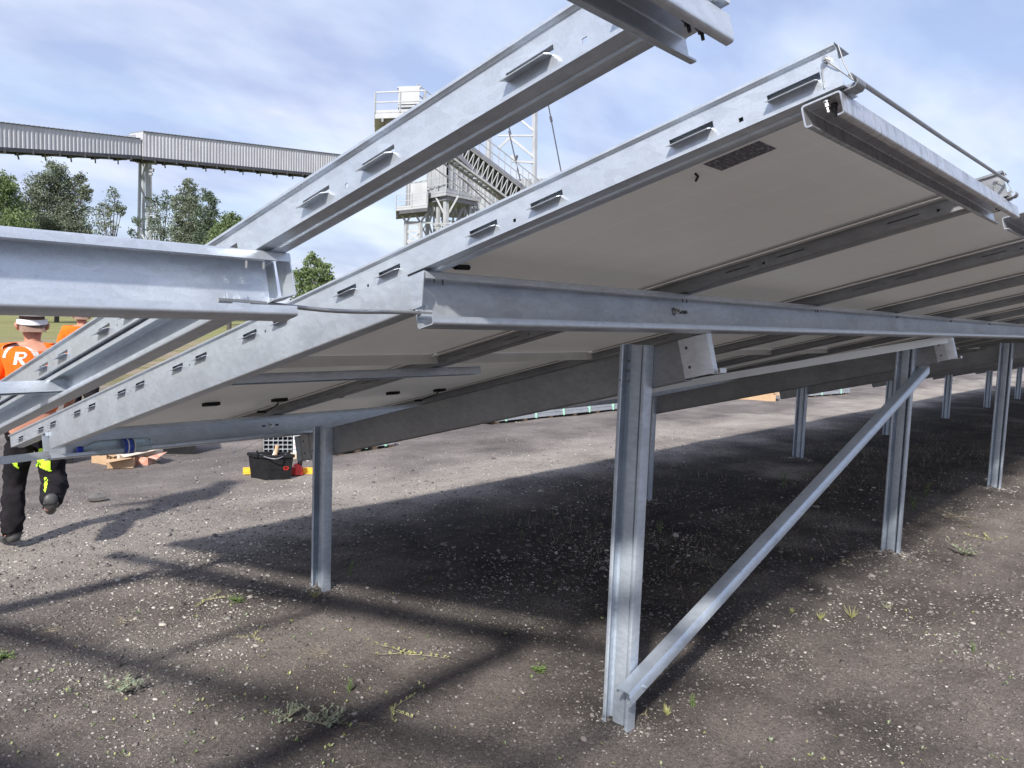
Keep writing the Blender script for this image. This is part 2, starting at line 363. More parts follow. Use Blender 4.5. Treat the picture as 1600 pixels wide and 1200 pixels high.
POSTP = rnd([(-.026, .050), (-.030, .052), (-.030, .065), (.030, .065), (.030, .040), (-.002, .029), (-.002, -.026), (.030, -.036), (.030, -.065), (-.030, -.065), (-.030, -.052), (-.024, -.049)], .0025, 2)
def post_mb(x, y, top):
    b = MB(); b.sheet(POSTP, .003, lambda u, v, w: Vector((x+u, y+v, w)), -.25, top, [(3, [(.03, .045), (top-.16, top-.148)])])
    return b
def hw_post(x, y, top, low):
    out = []
    for k in range(2 if low else 3): b = MB(); b.bolt((x+.028, y+(.045 if not low else -.04), top-.07-.045*k), (-1, 0, 0), .008, .012); out.append(b)
    return out
CP = lambda s0, s1, h0, h1, lip: rnd([(s0, h1-lip), (s0, h1), (s1, h1), (s1, h0), (s0, h0), (s0, h0+lip)], .006, 3)
def rafter_mb(x):
    b = MB()
    pr = rnd([(.056, -.022), (.056, -.006), (0, -.006), (0, -.175), (.056, -.175), (.056, -.159)], .006, 3)
    b.sheet(pr, .003, lambda u, v, w: TF(x+u, w, v), 1.725, 4.665)
    return b
def cleat_mb(x, up=True):
    b = MB()
    if up:
        pr = [(x+.030, 1.745), (x-.004, 1.722), (x-.008, 1.650), (x+.002, 1.592), (x+.030, 1.590)]
        b.sheet(rnd(pr, .005, 2), .003, lambda u, v, w: TF(u, v, w), -.168, -.006)
        b.sheet([(1.60, -.170), (1.565, -.172), (1.562, -.155)], .003, lambda u, v, w: TF(w, u, v), x, x+.05)
        for h in (-.045, -.125):
            c = TF(x-.0065, 1.690, h); b.tube([c+Vector((.003, 0, 0)), c-Vector((.0012, 0, 0))], .007, 10, 1)
    else:
        b.sheet(rnd([(x-.002, 4.545), (x-.002, 4.655), (x-.030, 4.668)], .004, 2), .003, lambda u, v, w: TF(u, v, w), -.172, -.006)
        for h in (-.05, -.13):
            c = TF(x-.0055, 4.61, h); b.tube([c+Vector((.003, 0, 0)), c-Vector((.001, 0, 0))], .006, 8, 1)
    return b
def hclamp(xs, s, h):                 # bolt heads and tie slots where rails cross a purlin
    out = []
    for x in xs:
        for k, dx in enumerate((.012, .046)):
            b = MB(); p = TF(x+dx, s+.02, h); b.bolt(p, (0, -sT, -cT), .005, .010); out.append(b)
    return out
# ---- right-hand rack
rack = empty('mounting_rack', (XR0, TF(0, 3, 0).y, 0), 'long galvanised steel rack on posts carrying the roof of grey solar panels', 'solar rack')
R = Loc(rack)
R.part(rail_mb(XR0), 'module_rail', M['zinc'])
r0 = [c for c in rack.children][-1]
tag(r0, 'open end rail with lanced slots and bright blue-grey web')
inner = rail_mb(XR0+PITCH, True, True); R.part(inner, 'module_rail', M['zinc_dark']); r1 = rack.children[-1]  # inner rails take a darker zinc: their dark reflections are put into the colour
for k in range(2, NB+1):
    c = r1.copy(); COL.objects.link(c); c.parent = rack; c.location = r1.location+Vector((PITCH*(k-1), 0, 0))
b = MB(); b.sheet(CP(1.548, 1.607, -.003, .137, .020), .003, lambda u, v, w: TF(w, u, v), 1.325, XEND)
R.part(b, 'purlin', M['zinc']); tag(rack.children[-1], 'upper C-shaped purlin running across the picture')
b = MB(); b.sheet(CP(4.585, 4.645, -.003, .137, .020), .003, lambda u, v, w: TF(w, u, v), 1.303, XEND)
R.part(b, 'purlin', M['zinc']); tag(rack.children[-1], 'low C-shaped purlin with the bottle lying in it')
HP = rnd([(.493, .100), (.482, .100), (.482, .1370), (.547, .1370), (.547, .100), (.536, .100)], .005, 3)
def stained():
    m = zinc('stained_galvanised_steel', (.62, .64, .66), (.72, .74, .77)); t = m.node_tree; b = t.nodes['Principled BSDF']
    g = t.nodes.new('ShaderNodeNewGeometry'); mp = t.nodes.new('ShaderNodeMapping'); mp.inputs['Scale'].default_value = (34, 6, 7); t.links.new(g.outputs['Position'], mp.inputs[0])
    n = t.nodes.new('ShaderNodeTexNoise'); n.inputs['Scale'].default_value = 2.2; n.inputs['Detail'].default_value = 8; n.inputs['Distortion'].default_value = 1.2; t.links.new(mp.outputs[0], n.inputs[0])
    r = t.nodes.new('ShaderNodeValToRGB'); r.color_ramp.elements[0].position = .50; r.color_ramp.elements[1].position = .64; r.color_ramp.elements[0].color = (0, 0, 0, 1); r.color_ramp.elements[1].color = (.42, .42, .42, 1)
    t.links.new(n.outputs[0], r.inputs[0])
    x = t.nodes.new('ShaderNodeMix'); x.data_type = 'RGBA'; t.links.new(r.outputs[0], x.inputs[0]); t.links.new(b.inputs['Base Color'].links[0].from_socket, x.inputs[6]); x.inputs[7].default_value = (.16, .14, .14, 1)
    t.links.new(x.outputs[2], b.inputs['Base Color']); return m
M['stained'] = stained()
b = MB(); b.sheet(HP, .003, lambda u, v, w: TF(w, u, v), XR0, 2.79); R.part(b, 'edge_purlin', M['stained'])
b = MB(); b.sheet(HP, .003, lambda u, v, w: TF(w, u, v), 2.93, XEND); R.part(b, 'edge_purlin', M['zinc'])
b = MB()
bp_ = rnd([(.056, .064), (.056, .049), (0, .049), (0, .1425)], .005, 3)
b.sheet(bp_, .003, lambda u, v, w: TF(XR0+u, w, v), 1.612, 4.580)
b.box((0, 0, 0), (1, 1, 1), M=lambda q: TF(XR0-.0015+.003*q.x, 1.545+.067*q.y+.03*(1-q.z)*(1-q.y), .049+.0875*q.z))
R.part(b, 'edge_beam', M['zinc'])
b = MB(); b.sheet(rnd([(3.01, .098), (3.01, .137), (3.05, .137), (3.05, .098), (3.04, .098)], .004, 2), .0025, lambda u, v, w: TF(w, u, v), 1.40, 2.955)
R.part(b, 'short_purlin', M['zinc'])
for k in range(NB):
    b = MB(); x0, x1 = XR0+PITCH*k+.067, XR0+PITCH*(k+1)-.004
    b.sheet([(2.968, .150), (2.968, .1945), (3.004, .1945)], .0025, lambda u, v, w: TF(w, u, v), x0, x1)
    R.part(b, 'joint_strip', M['alu'])
for k in range(8):
    px_ = 2.79+BAY*k
    for (yy, tp, low) in ((1.84, 1.700, False), (4.165, 1.060, True)):
        if k == 0 or (k > 0):
            b = post_mb(px_, yy, tp); R.part(b, 'post', M['zinc_post']); po = rack.children[-1]
            if k < 3:
                
                for h in hw_post(px_, yy, tp, low): h.v = [v-rack.location for v in h.v]; h.build('bolt', M['bolt'], po)
    R.part(rafter_mb(px_+.0335), 'rafter', M['zinc_dark'])
    R.part(cleat_mb(px_+.0335), 'cleat', [M['zinc_clean'], M['bolt_dark']])
    R.part(cleat_mb(px_+.0335, False), 'cleat', [M['zinc_dark'], M['bolt_dark']])
# angle bar lying on the rafters, reflected brightness put into its pale colour
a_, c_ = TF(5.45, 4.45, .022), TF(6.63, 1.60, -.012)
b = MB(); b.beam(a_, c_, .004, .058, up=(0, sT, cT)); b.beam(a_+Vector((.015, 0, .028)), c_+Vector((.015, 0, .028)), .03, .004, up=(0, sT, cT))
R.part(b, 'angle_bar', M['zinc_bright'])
# diagonal brace
A_, B_ = Vector((2.66, 1.735, .222)), Vector((6.74, 1.735, 1.500))
dd = (B_-A_).normalized(); up_ = Vector((0, 1, 0)).cross(dd)*-1
if up_.z < 0: up_ = -up_
b = MB(); b.sheet([(.030, .012), (.031, .029), (.029, .031), (-.027, .031), (-.031, .028), (-.033, .022), (-.029, .017), (-.033, .012), (-.033, -.030), (-.030, -.033), (-.010, -.034)], .0025,
    lambda u, v, w: A_+dd*w+Vector((0, u, 0))+up_*v, 0, (B_-A_).length)
b.bolt(A_+dd*.1+Vector((0, -.036, 0)), (0, -1, 0), .008, .008)
R.part(b, 'brace', M['zinc_post'])
# bolts of the end and along the purlin
for b, m_ in zip(hclamp([XR0], .49, .133), (M['bolt'], M['bolt_dark'])): R.part(b, 'bolt', m_)
for b in hclamp([XR0+PITCH], .49, .133): R.part(b, 'bolt', M['bolt_dark'])
for x in (XR0+.04, XR0+PITCH, XR0+2*PITCH, XR0+3*PITCH, XR0+4*PITCH, XR0+5*PITCH):
    for dx in (0, .03): b = MB(); b.tube([TF(x+dx, 1.556, .118), TF(x+dx, 1.559, .104)], .0028, 6); R.part(b, 'rivet', M['bolt_dark'])
for x, s_, hh_, dxs in ((XR0+PITCH+.01, 1.601, .082, (.035, .065)), (2.62, 4.640, .08, (-.06, .035))):
    b = MB(); b.bolt(TF(x, s_, hh_), (0, -1, .2), .011, .011); R.part(b, 'bolt', M['bolt'])
    for dx in dxs: b = MB(); b.box((0, 0, 0), (1, 1, 1), M=lambda q: TF(x+dx+.018*q.x, s_-.003+.004*q.y, hh_-.008+.012*q.z)); R.part(b, 'slot', M['bolt_dark'])
# end ears on the first two rails, clip and white tie wires
for k, X0 in enumerate((XR0, XR0+PITCH)):
    b = MB()
    b.sheet(rnd([(.4625, .1385), (.4560, .1440), (.4560, .150)], .002, 2)+[], .002, lambda u, v, w: TF(w, u, v), X0+.012, X0+.050)
    b.box((0, 0, 0), (1, 1, 1), M=lambda q: TF(X0+.012+.038*q.x, .4625+.030*q.y, .1378+.0020*q.z))
    R.part(b, 'end_clip', M['zinc_dark'])
    c = TF(X0-.002, SA+.018, .194)
    b = MB(); b.tube([c, c+Vector((-.008, 0, 0))], .0055, 10); b.tube([c+Vector((-.008, 0, 0)), c+Vector((-.012, 0, 0))], .003, 8)
    b.tube([c+Vector((-.005, 0, -.002)), TF(X0-.004, SA+.028, .180), TF(X0-.003, SA+.030, .150)], .0011, 6)
    b.tube([c+Vector((-.005, 0, -.002)), TF(X0-.004, SA+.004, .172), TF(X0+.010, SA-.012, .148)], .0011, 6)
    b.tube([TF(X0+.002, SA-.003, .212), TF(X0+.006, SA-.005, .180), TF(X0+.012, SA-.012, .148)], .0011, 6)
    R.part(b, 'tie_wire', M['bolt'])
b = MB(); b.tube([TF(XR0+.03, SA-.004, .166), TF(XR0+.6, SA-.008, .168), TF(XR0+PITCH+.0, SA-.008, .182)], .0042, 8)
R.part(b, 'edge_rod', M['zinc_dark'])
# ---- left-hand rack, still without panels
XL = .862; XLE = .934; LUP = Vector((0, sT, cT))*.012
lrack = empty('mounting_rack', (-1.01, TF(0, 3, 0).y, 0), 'bare galvanised rack without panels overhead at the upper left of the picture', 'solar rack')
Lk = Loc(lrack)
lr_ = rail_mb(XL, False); lr_.v = [v+LUP for v in lr_.v]; Lk.part(lr_, 'module_rail', M['zinc']); l0 = lrack.children[-1]
for k in range(1, 5):
    c = l0.copy(); COL.objects.link(c); c.parent = lrack; c.location = l0.location+Vector((-PITCH*k, 0, 0))
XB = -5.2
b = MB(); b.sheet(CP(1.548, 1.607, -.003, .137, .020), .003, lambda u, v, w: TF(w, u, v), XB, .905)
b.sheet(rnd([(1.548, .117), (1.548, .137), (1.607, .137)], .006, 3), .003, lambda u, v, w: TF(w, u, v), .905, XLE)
b.sheet(rnd([(1.607, -.003), (1.548, -.003), (1.548, .017)], .006, 3), .003, lambda u, v, w: TF(w, u, v), .905, XLE)
b.v = [v+LUP for v in b.v]
Lk.part(b, 'purlin', M['zinc'])
b = MB(); b.sheet(CP(4.585, 4.645, -.003, .137, .020), .003, lambda u, v, w: TF(w, u, v), XB, XLE); Lk.part(b, 'purlin', M['zinc'])
b = MB(); b.sheet(HP, .003, lambda u, v, w: TF(w, u, v)+LUP*.5, XB, XLE); Lk.part(b, 'edge_purlin', M['zinc'])
b = MB()
b.sheet(rnd([(-.056, .064), (-.056, .049), (0, .049), (0, .1365), (-.056, .1365), (-.056, .122)], .005, 3), .003, lambda u, v, w: TF(.930+u, w, v)+LUP, 1.612, 4.580)
b.sheet([(.934, .134), (.938, .046), (.885, .032)], .003, lambda u, v, w: TF(u, w, v)+LUP, 1.552, 1.606)
Lk.part(b, 'edge_beam', M['zinc'])
b = MB(); b.sheet(rnd([(3.01, .098), (3.01, .137), (3.05, .137), (3.05, .098), (3.04, .098)], .004, 2), .0025, lambda u, v, w: TF(w, u, v), -.4, .94)
Lk.part(b, 'short_purlin', M['zinc'])
for k in range(2):
    px_ = -1.01-BAY*k
    for (yy, tp) in ((1.84, 1.700), (4.165, 1.060)): Lk.part(post_mb(px_, yy, tp), 'post', M['zinc_post'])
    Lk.part(rafter_mb(px_+.0335), 'rafter', M['zinc_dark'])
for b in hclamp([XL], .49, .133): Lk.part(b, 'bolt', M['bolt_dark'])
for x in (.83, .87): b = MB(); b.tube([TF(x, 1.552, .125), TF(x, 1.556, .110)], .003, 8); Lk.part(b, 'rivet', M['bolt'])
# ---- ties between the racks
def bracket(x, s=1.603, h=.036):
    b = MB(); F_ = lambda q: TF(x+q.x, s+q.y, h+q.z)
    b.box((-.022, -.004, -.012), (.022, -.001, .030), M=F_)
    b.sheet([(-.004, -.010), (-.018, -.010), (-.018, .006), (-.004, .008)], .002, lambda u, v, w: TF(x+w, s+u, h+v), -.020, .020)
    b.bolt(TF(x+.004, s-.005, h+.018), (0, -1, .2), .008, .006)
    return b
tie = empty('tie_rod', TF(1.1, 1.63, .05), 'round sagging tie rod joining the purlins of the two racks', 'rod')
Tl = Loc(tie)
b = MB(); pts = []
for i in range(15):
    t = i/14; X = .775+t*(1.36-.775); pts.append(TF(X, 1.588, .046-.012*t-.006*math.sin(PI*t)+.002*math.sin(3*PI*t)))
b.tube(pts, .0052, 10); Tl.part(b, 'rod', M['zinc_dark'])
for x in (.825, 1.342): Tl.part(bracket(x), 'bracket', M['zinc'])
strap = MB(); strap.box((0, 0, 0), (1, 1, 1), M=lambda q: TF(.90+.41*q.x, 4.578+.004*q.y, -.012+.040*q.z+.012*q.x))
so_ = strap.build('flat_strap', M['zinc_dark'], origin=TF(1.1, 4.62, .02)); tag(so_, 'flat grey steel strap joining the low purlins in front of the walking worker', 'strap')
# ------------------------------------------------------------------ solar panels
def backsheet():
    m = bpy.data.materials.new('panel_backsheet'); m.use_nodes = True; t = m.node_tree; b = t.nodes['Principled BSDF']; L = t.links.new; A = t.nodes.new
    tc = A('ShaderNodeTexCoord'); sp = A('ShaderNodeSeparateXYZ'); L(tc.outputs['Object'], sp.inputs[0])
    def lines(src, per, wd):
        a = A('ShaderNodeMath'); a.operation = 'DIVIDE'; a.inputs[1].default_value = per; L(src, a.inputs[0])
        f = A('ShaderNodeMath'); f.operation = 'FRACT'; L(a.outputs[0], f.inputs[0])
        c = A('ShaderNodeMath'); c.operation = 'LESS_THAN'; c.inputs[1].default_value = wd; L(f.outputs[0], c.inputs[0]); return c.outputs[0]
    l1 = lines(sp.outputs[0], .2075, .014); l2 = lines(sp.outputs[1], .1015, .018)
    h = A('ShaderNodeMath'); h.operation = 'MULTIPLY'; h.inputs[1].default_value = .35; L(l2, h.inputs[0])
    mxx = A('ShaderNodeMath'); mxx.operation = 'MAXIMUM'; L(l1, mxx.inputs[0]); L(h.outputs[0], mxx.inputs[1])
    g = A('ShaderNodeNewGeometry'); n = A('ShaderNodeTexNoise'); n.inputs['Scale'].default_value = 1.4; n.inputs['Detail'].default_value = 5; L(g.outputs['Position'], n.inputs[0])
    r = A('ShaderNodeValToRGB'); r.color_ramp.elements[0].position = .35; r.color_ramp.elements[1].position = .7; r.color_ramp.elements[0].color = (.76, .735, .69, 1); r.color_ramp.elements[1].color = (.84, .815, .77, 1); L(n.outputs[0], r.inputs[0])
    x = A('ShaderNodeMix'); x.data_type = 'RGBA'; L(mxx.outputs[0], x.inputs[0]); L(r.outputs[0], x.inputs[6]); x.inputs[7].default_value = (.95, .94, .9, 1)
    L(x.outputs[2], b.inputs['Base Color']); b.inputs['Roughness'].default_value = .38; b.inputs['Specular IOR Level'].default_value = .5
    tr = A('ShaderNodeBsdfTranslucent'); tr.inputs[0].default_value = (.88, .87, .84, 1); ms_ = A('ShaderNodeMixShader')
    fr = A('ShaderNodeMapRange'); fr.inputs['To Min'].default_value = .20; fr.inputs['To Max'].default_value = .55; L(mxx.outputs[0], fr.inputs[0]); L(fr.outputs[0], ms_.inputs[0])
    L(b.outputs[0], ms_.inputs[1]); L(tr.outputs[0], ms_.inputs[2]); L(ms_.outputs[0], t.nodes['Material Output'].inputs[0])
    return m
M['back'] = backsheet()
M['glass'] = mat('dark_solar_glass', (.012, .016, .03), .08, 0, var=(.018, .022, .04), scale=3)
_t = M['glass'].node_tree; _tr = _t.nodes.new('ShaderNodeBsdfTranslucent'); _tr.inputs[0].default_value = (.8, .8, .76, 1); _mx = _t.nodes.new('ShaderNodeMixShader'); _mx.inputs[0].default_value = .26   # light leaking between the cells
_t.links.new(_t.nodes['Principled BSDF'].outputs[0], _mx.inputs[1]); _t.links.new(_tr.outputs[0], _mx.inputs[2]); _t.links.new(_mx.outputs[0], _t.nodes['Material Output'].inputs[0])
M['plastic'] = mat('black_plastic', (.010, .010, .011), .55, 0, var=(.018, .018, .02), scale=20, spec=.15)
def sticker_mat():
    m = mat('rating_sticker', (.10, .10, .12), .4); t = m.node_tree; b = t.nodes['Principled BSDF']; L = t.links.new; A = t.nodes.new
    tc = A('ShaderNodeTexCoord'); mp = A('ShaderNodeMapping'); mp.inputs['Scale'].default_value = (60, 190, 1); L(tc.outputs['Object'], mp.inputs[0])
    n = A('ShaderNodeTexNoise'); n.inputs['Scale'].default_value = 1; n.inputs['Detail'].default_value = 2; L(mp.outputs[0], n.inputs[0])
    r = A('ShaderNodeValToRGB'); r.color_ramp.interpolation = 'CONSTANT'; r.color_ramp.elements[0].color = (.09, .09, .11, 1); r.color_ramp.elements[1].position = .56; r.color_ramp.elements[1].color = (.26, .26, .29, 1)
    L(n.outputs[0], r.inputs[0]); L(r.outputs[0], b.inputs['Base Color']); return m
ORD = ['first', 'second', 'third', 'fourth', 'fifth', 'sixth', 'seventh', 'eighth', 'ninth', 'tenth', 'eleventh', 'twelfth', 'thirteenth', 'fourteenth', 'fifteenth', 'sixteenth', 'seventeenth', 'eighteenth', 'nineteenth', 'twentieth', 'twenty-first', 'twenty-second']
def make_panel(row):
    s0, s1 = ((.562, 2.962), (2.996, 5.262))[row]
    x0 = XR0; w0, w1 = .068, PITCH-.006
    org = TF(x0, s0, .2)
    root = empty('solar_panel', org); P_ = Loc(root)
    b = MB(); F_ = lambda q: TF(x0+w0+(w1-w0)*q.x, s0+(s1-s0)*q.y, .2005+.006*q.z)
    p = [F_(Vector(c)) for c in ((0, 0, 0), (1, 0, 0), (1, 1, 0), (0, 1, 0), (0, 0, 1), (1, 0, 1), (1, 1, 1), (0, 1, 1))]
    b.add(p, [(3, 2, 1, 0)], 0); b.add(p, [(4, 5, 6, 7), (0, 1, 5, 4), (1, 2, 6, 5), (2, 3, 7, 6), (3, 0, 4, 7)], 1)
    P_.part(b, 'laminate', [M['back'], M['glass']])
    b = MB(); b.sheet([(w1-.036, .1860), (w1-.001, .1860), (w1-.001, .1995)], .0016, lambda u, v, w: TF(x0+u, w, v), s0+.002, s1-.002)
    P_.part(b, 'frame_side', M['alu'])
    b = MB(); b.sheet([(w0+.012, .1860), (w0+.001, .1860), (w0+.001, .1995)], .0016, lambda u, v, w: TF(x0+u, w, v), s0+.002, s1-.002)
    P_.part(b, 'frame_side', M['alu'])
    b = MB(); b.box((0, 0, 0), (1, 1, 1), M=lambda q: TF(x0+w1-.0415+.0050*q.x, s0+.002+(s1-s0-.004)*q.y, .1845+.0040*q.z)); P_.part(b, 'edge_light_line', M['edge_light'])
    if not row: b = MB(); b.box((0, 0, 0), (1, 1, 1), M=lambda q: TF(x0+w0+.004+(w1-w0-.048)*q.x, s1-.010+.006*q.y, .1955+.0040*q.z)); P_.part(b, 'edge_light_line', M['edge_light'])
    for i, dx in enumerate((.28, .74, 1.17) if row else ()):
        sj = 4.28 if row else 1.70
        b = MB(); b.box((0, 0, 0), (1, 1, 1), M=lambda q: TF(x0+dx-.045+.09*q.x, sj-.02+.04*q.y, .182+.018*q.z))
        b.box((0, 0, 0), (1, 1, 1), M=lambda q: TF(x0+dx-.025+.05*q.x, sj-.028+.056*q.y, .187+.012*q.z))
        P_.part(b, 'junction_box', M['plastic']); jb = root.children[-1]
    b = MB()
    sj = 4.28 if row else 1.70
    if row: pts = [TF(x0+1.17, sj+.02, .186), TF(x0+1.19, sj+.06, .172), TF(x0+1.21, sj+.16, .168), TF(x0+1.23, sj+.28, .160), TF(x0+1.20, sj+.33, .168)]
    else: pts = [TF(x0+.12, 1.64, .192), TF(x0+.2, 1.635, .186), TF(x0+.26, 1.64, .190)]
    b.tube(pts, .0045, 6); b.tube([pts[-2], pts[-1]], .008, 8); P_.part(b, 'cable', M['plastic'])
    return root
for row in (0, 1):
    proto = make_panel(row)
    for k in range(NB):
        if k == 0: o = proto
        else:
            o = proto.copy(); COL.objects.link(o); o.location = proto.location+Vector((PITCH*k, 0, 0))
            for ch in proto.children:
                if ch.name.startswith('rating'): continue
                c = ch.copy(); COL.objects.link(c); c.parent = o
        tag(o, 'grey underside of the solar panel in the %s row, %s from the open left end' % (('upper', 'lower')[row], ORD[k]), 'solar panel', 'solar panels laid in the rack')
        if k == 0: protos = protos+[proto] if row else [proto]
b = MB(); b.box((0, 0, 0), (1, 1, 1), M=lambda q: TF(1.565+.085*q.x, .728+.132*q.y, .1985+.0012*q.z))
b.v = [v-Vector(protos[0].location) for v in b.v]; b.build('rating_label', sticker_mat(), protos[0])
b = MB(); b.tube([TF(1.60, .90, .198), TF(1.62, .905, .197), TF(1.645, .925, .198)], .003, 6); b.v = [v-Vector(protos[0].location) for v in b.v]; b.build('cable_clip', M['plastic'], protos[0])
# ------------------------------------------------------------------ far structures
def cladding(name, base, var, per=.35):
    m = mat(name, base, .6, .1, var=var, scale=.6, detail=8); t = m.node_tree; b = t.nodes['Principled BSDF']
    tc = t.nodes.new('ShaderNodeTexCoord'); n = t.nodes.new('ShaderNodeTexNoise'); mp = t.nodes.new('ShaderNodeMapping')
    mp.inputs['Scale'].default_value = (1.2, 1.2, .15); t.links.new(tc.outputs['Object'], mp.inputs[0]); t.links.new(mp.outputs[0], n.inputs[0])
    n.inputs['Scale'].default_value = 1.5; n.inputs['Detail'].default_value = 5
    r = t.nodes.new('ShaderNodeValToRGB'); r.color_ramp.elements[0].position = .35; r.color_ramp.elements[1].position = .6; r.color_ramp.elements[0].color = (.90, .89, .88, 1); r.color_ramp.elements[1].color = (1, 1, 1, 1)
    t.links.new(n.outputs[0], r.inputs[0])
    x = t.nodes.new('ShaderNodeMix'); x.data_type = 'RGBA'; x.blend_type = 'MULTIPLY'; x.inputs[0].default_value = 1; t.links.new(b.inputs['Base Color'].links[0].from_socket, x.inputs[6]); t.links.new(r.outputs[0], x.inputs[7]); t.links.new(x.outputs[2], b.inputs['Base Color'])
    return m
M['clad'] = cladding('ribbed_cladding', (.44, .45, .49), (.50, .51, .55))
M['clad_w'] = cladding('white_cladding', (.33, .35, .37), (.42, .44, .46))
M['white'] = mat('white_painted_steel', (.40, .42, .445), .5, 0, var=(.31, .33, .35), scale=1.2, detail=8)
M['grey'] = mat('grey_steel', (.20, .21, .24), .5, .3, var=(.28, .29, .31), scale=2)
M['dark'] = mat('dark_steel', (.05, .055, .07), .6, .2, var=(.08, .08, .09), scale=2)
Zu = Vector((0, 0, 1))
def away(P): v = Vector((P.x, P.y, 0)); return v.normalized()
def ribbed_wall(b, a, c, zb0, zt0, zb1, zt1, per=.4, dep=.035):
    """ribbed sheet wall from a to c (plan) with sloping bottom and top, real trapezoid ribs"""
    a = Vector((a.x, a.y, 0)); c = Vector((c.x, c.y, 0)); L = (c-a).length; d = (c-a)/L; nrm = Vector((d.y, -d.x, 0))
    if nrm.dot(a) > 0: nrm = -nrm
    n = int(L/per); vs = []; fs = []
    for i in range(n+1):
        for f, o in ((0, 0), (.45, 0), (.55, 1), (.9, 1)):
            t = min(1, (i+f)/n*1.0); p = a+d*L*t+nrm*dep*o
            vs += [p+Zu*(zb0+(zb1-zb0)*t), p+Zu*(zt0+(zt1-zt0)*t)]
            if t >= 1: break
    for i in range(len(vs)//2-1): fs.append((2*i, 2*i+2, 2*i+3, 2*i+1))
    b.add(vs, fs)
def gallery(name, P0, P1, top0, bot0, top1, bot1, label, wid=2.4, jog=None):
    """P0,P1 plan points (x,y); heights at both ends"""
    mid = (P0+P1)/2; root = empty(name, (mid.x, mid.y, 0), label, 'conveyor bridge'); G = Loc(root)
    d = (P1-P0); d.z = 0; L = d.length; d /= L; n = Vector((-d.y, d.x, 0)); 
    if n.dot(P0) < 0: n = -n
    def at(t, side, z): return P0.lerp(P1, t)*1.0+n*wid*side+Zu*z
    zt = lambda t: top0+(top1-top0)*t
    zb = lambda t: bot0+(bot1-bot0)*t
    b = MB(); ribbed_wall(b, P0, P1, bot0, top0, bot1, top1)
    q0, q1 = P0+n*wid, P1+n*wid
    b.add([q0+Zu*bot0, q1+Zu*bot1, q1+Zu*top1, q0+Zu*top0], [(0, 1, 2, 3)])
    b.add([P0+Zu*bot0, q0+Zu*bot0, q0+Zu*top0, P0+Zu*top0, P1+Zu*bot1, q1+Zu*bot1, q1+Zu*top1, P1+Zu*top1], [(0, 1, 2, 3), (4, 7, 6, 5)])
    G.part(b, 'cladding', M['clad'], smooth=False)
    b = MB(); N = int(L/.45)
    for i in range(N):
        t0, t1 = i/N, (i+.55)/N
        b.add([at(t0, -.04, zt(t0)+.10), at(t1, -.04, zt(t1)+.10), at(t1, 1.04, zt(t1)+.10), at(t0, 1.04, zt(t0)+.10), at(t0, -.04, zt(t0)), at(t1, -.04, zt(t1)), at(t1, 1.04, zt(t1)), at(t0, 1.04, zt(t0))],
              [(0, 1, 2, 3), (7, 6, 5, 4), (0, 4, 5, 1), (1, 5, 6, 2), (2, 6, 7, 3), (3, 7, 4, 0)])
    b.add([at(0, -.06, zt(0)+.05), at(1, -.06, zt(1)+.05), at(1, 1.06, zt(1)+.05), at(0, 1.06, zt(0)+.05)], [(0, 1, 2, 3)])
    G.part(b, 'roof', M['grey'], smooth=False)
    b = MB()
    for sd in (0.02, .98): b.beam(at(0, sd, bot0-.18), at(1, sd, bot1-.18), .22, .34)
    b.add([at(0, 0, bot0-.06), at(1, 0, bot1-.06), at(1, 1, bot1-.06), at(0, 1, bot0-.06)], [(0, 3, 2, 1)])
    m_ = int(L/2.6)
    for i in range(m_+1):
        t = (i+.5)/(m_+1); b.beam(at(t, -.05, zb(t)-.32), at(t, 1.05, zb(t)-.32), .16, .26)
        b.beam(at(t, -.06, zb(t)-.05), at(t, -.06, zb(t)-.55), .10, .10)
    for i in range(m_+1):
        t = i/(m_+1); t2 = min(1, t+.3/(m_+1)); b.beam(at(t, .1, zb(t)-.35), at(t2, .5, zb(t)-.75), .12, .12)
    G.part(b, 'floor_frame', M['dark'], smooth=False)
    return root, at
def plan(x, d): p = V(x, 480, d); return Vector((p.x, p.y, 0))
gL0, gL1 = plan(-60, 66), plan(222, 82)
zz = lambda x, y, d: V(x, y, d).z
gallery('conveyor_bridge', gL0, gL1, zz(-60, 190, 66), zz(-60, 230, 66), zz(222, 222, 82), zz(222, 247, 82), 'lower ribbed grey conveyor bridge crossing the sky at the far left')
gR0, gR1 = plan(225, 82), plan(640, 118)
gallery('conveyor_bridge', gR0, gR1, zz(225, 211, 82), zz(225, 248, 82), zz(640, 259, 118), zz(640, 288, 118), 'taller ribbed grey conveyor bridge running right from the white lattice support')
# sloping shed roof piece where the two bridges meet
r_, = [o for o in COL.objects if o.name == 'conveyor_bridge']
b = MB(); a0, a1 = V(176, 214, 79), V(221, 209, 81.6); bb0, bb1 = V(176, 216, 79), V(221, 222, 81.6); n_ = away(a1)*2.4
b.hexa([bb0, bb1, bb1+n_, bb0+n_, a0, a1, a1+n_, a0+n_]); b.v = [v-Vector(r_.location) for v in b.v]; b.build('raised_roof', M['clad'], r_, smooth=False)
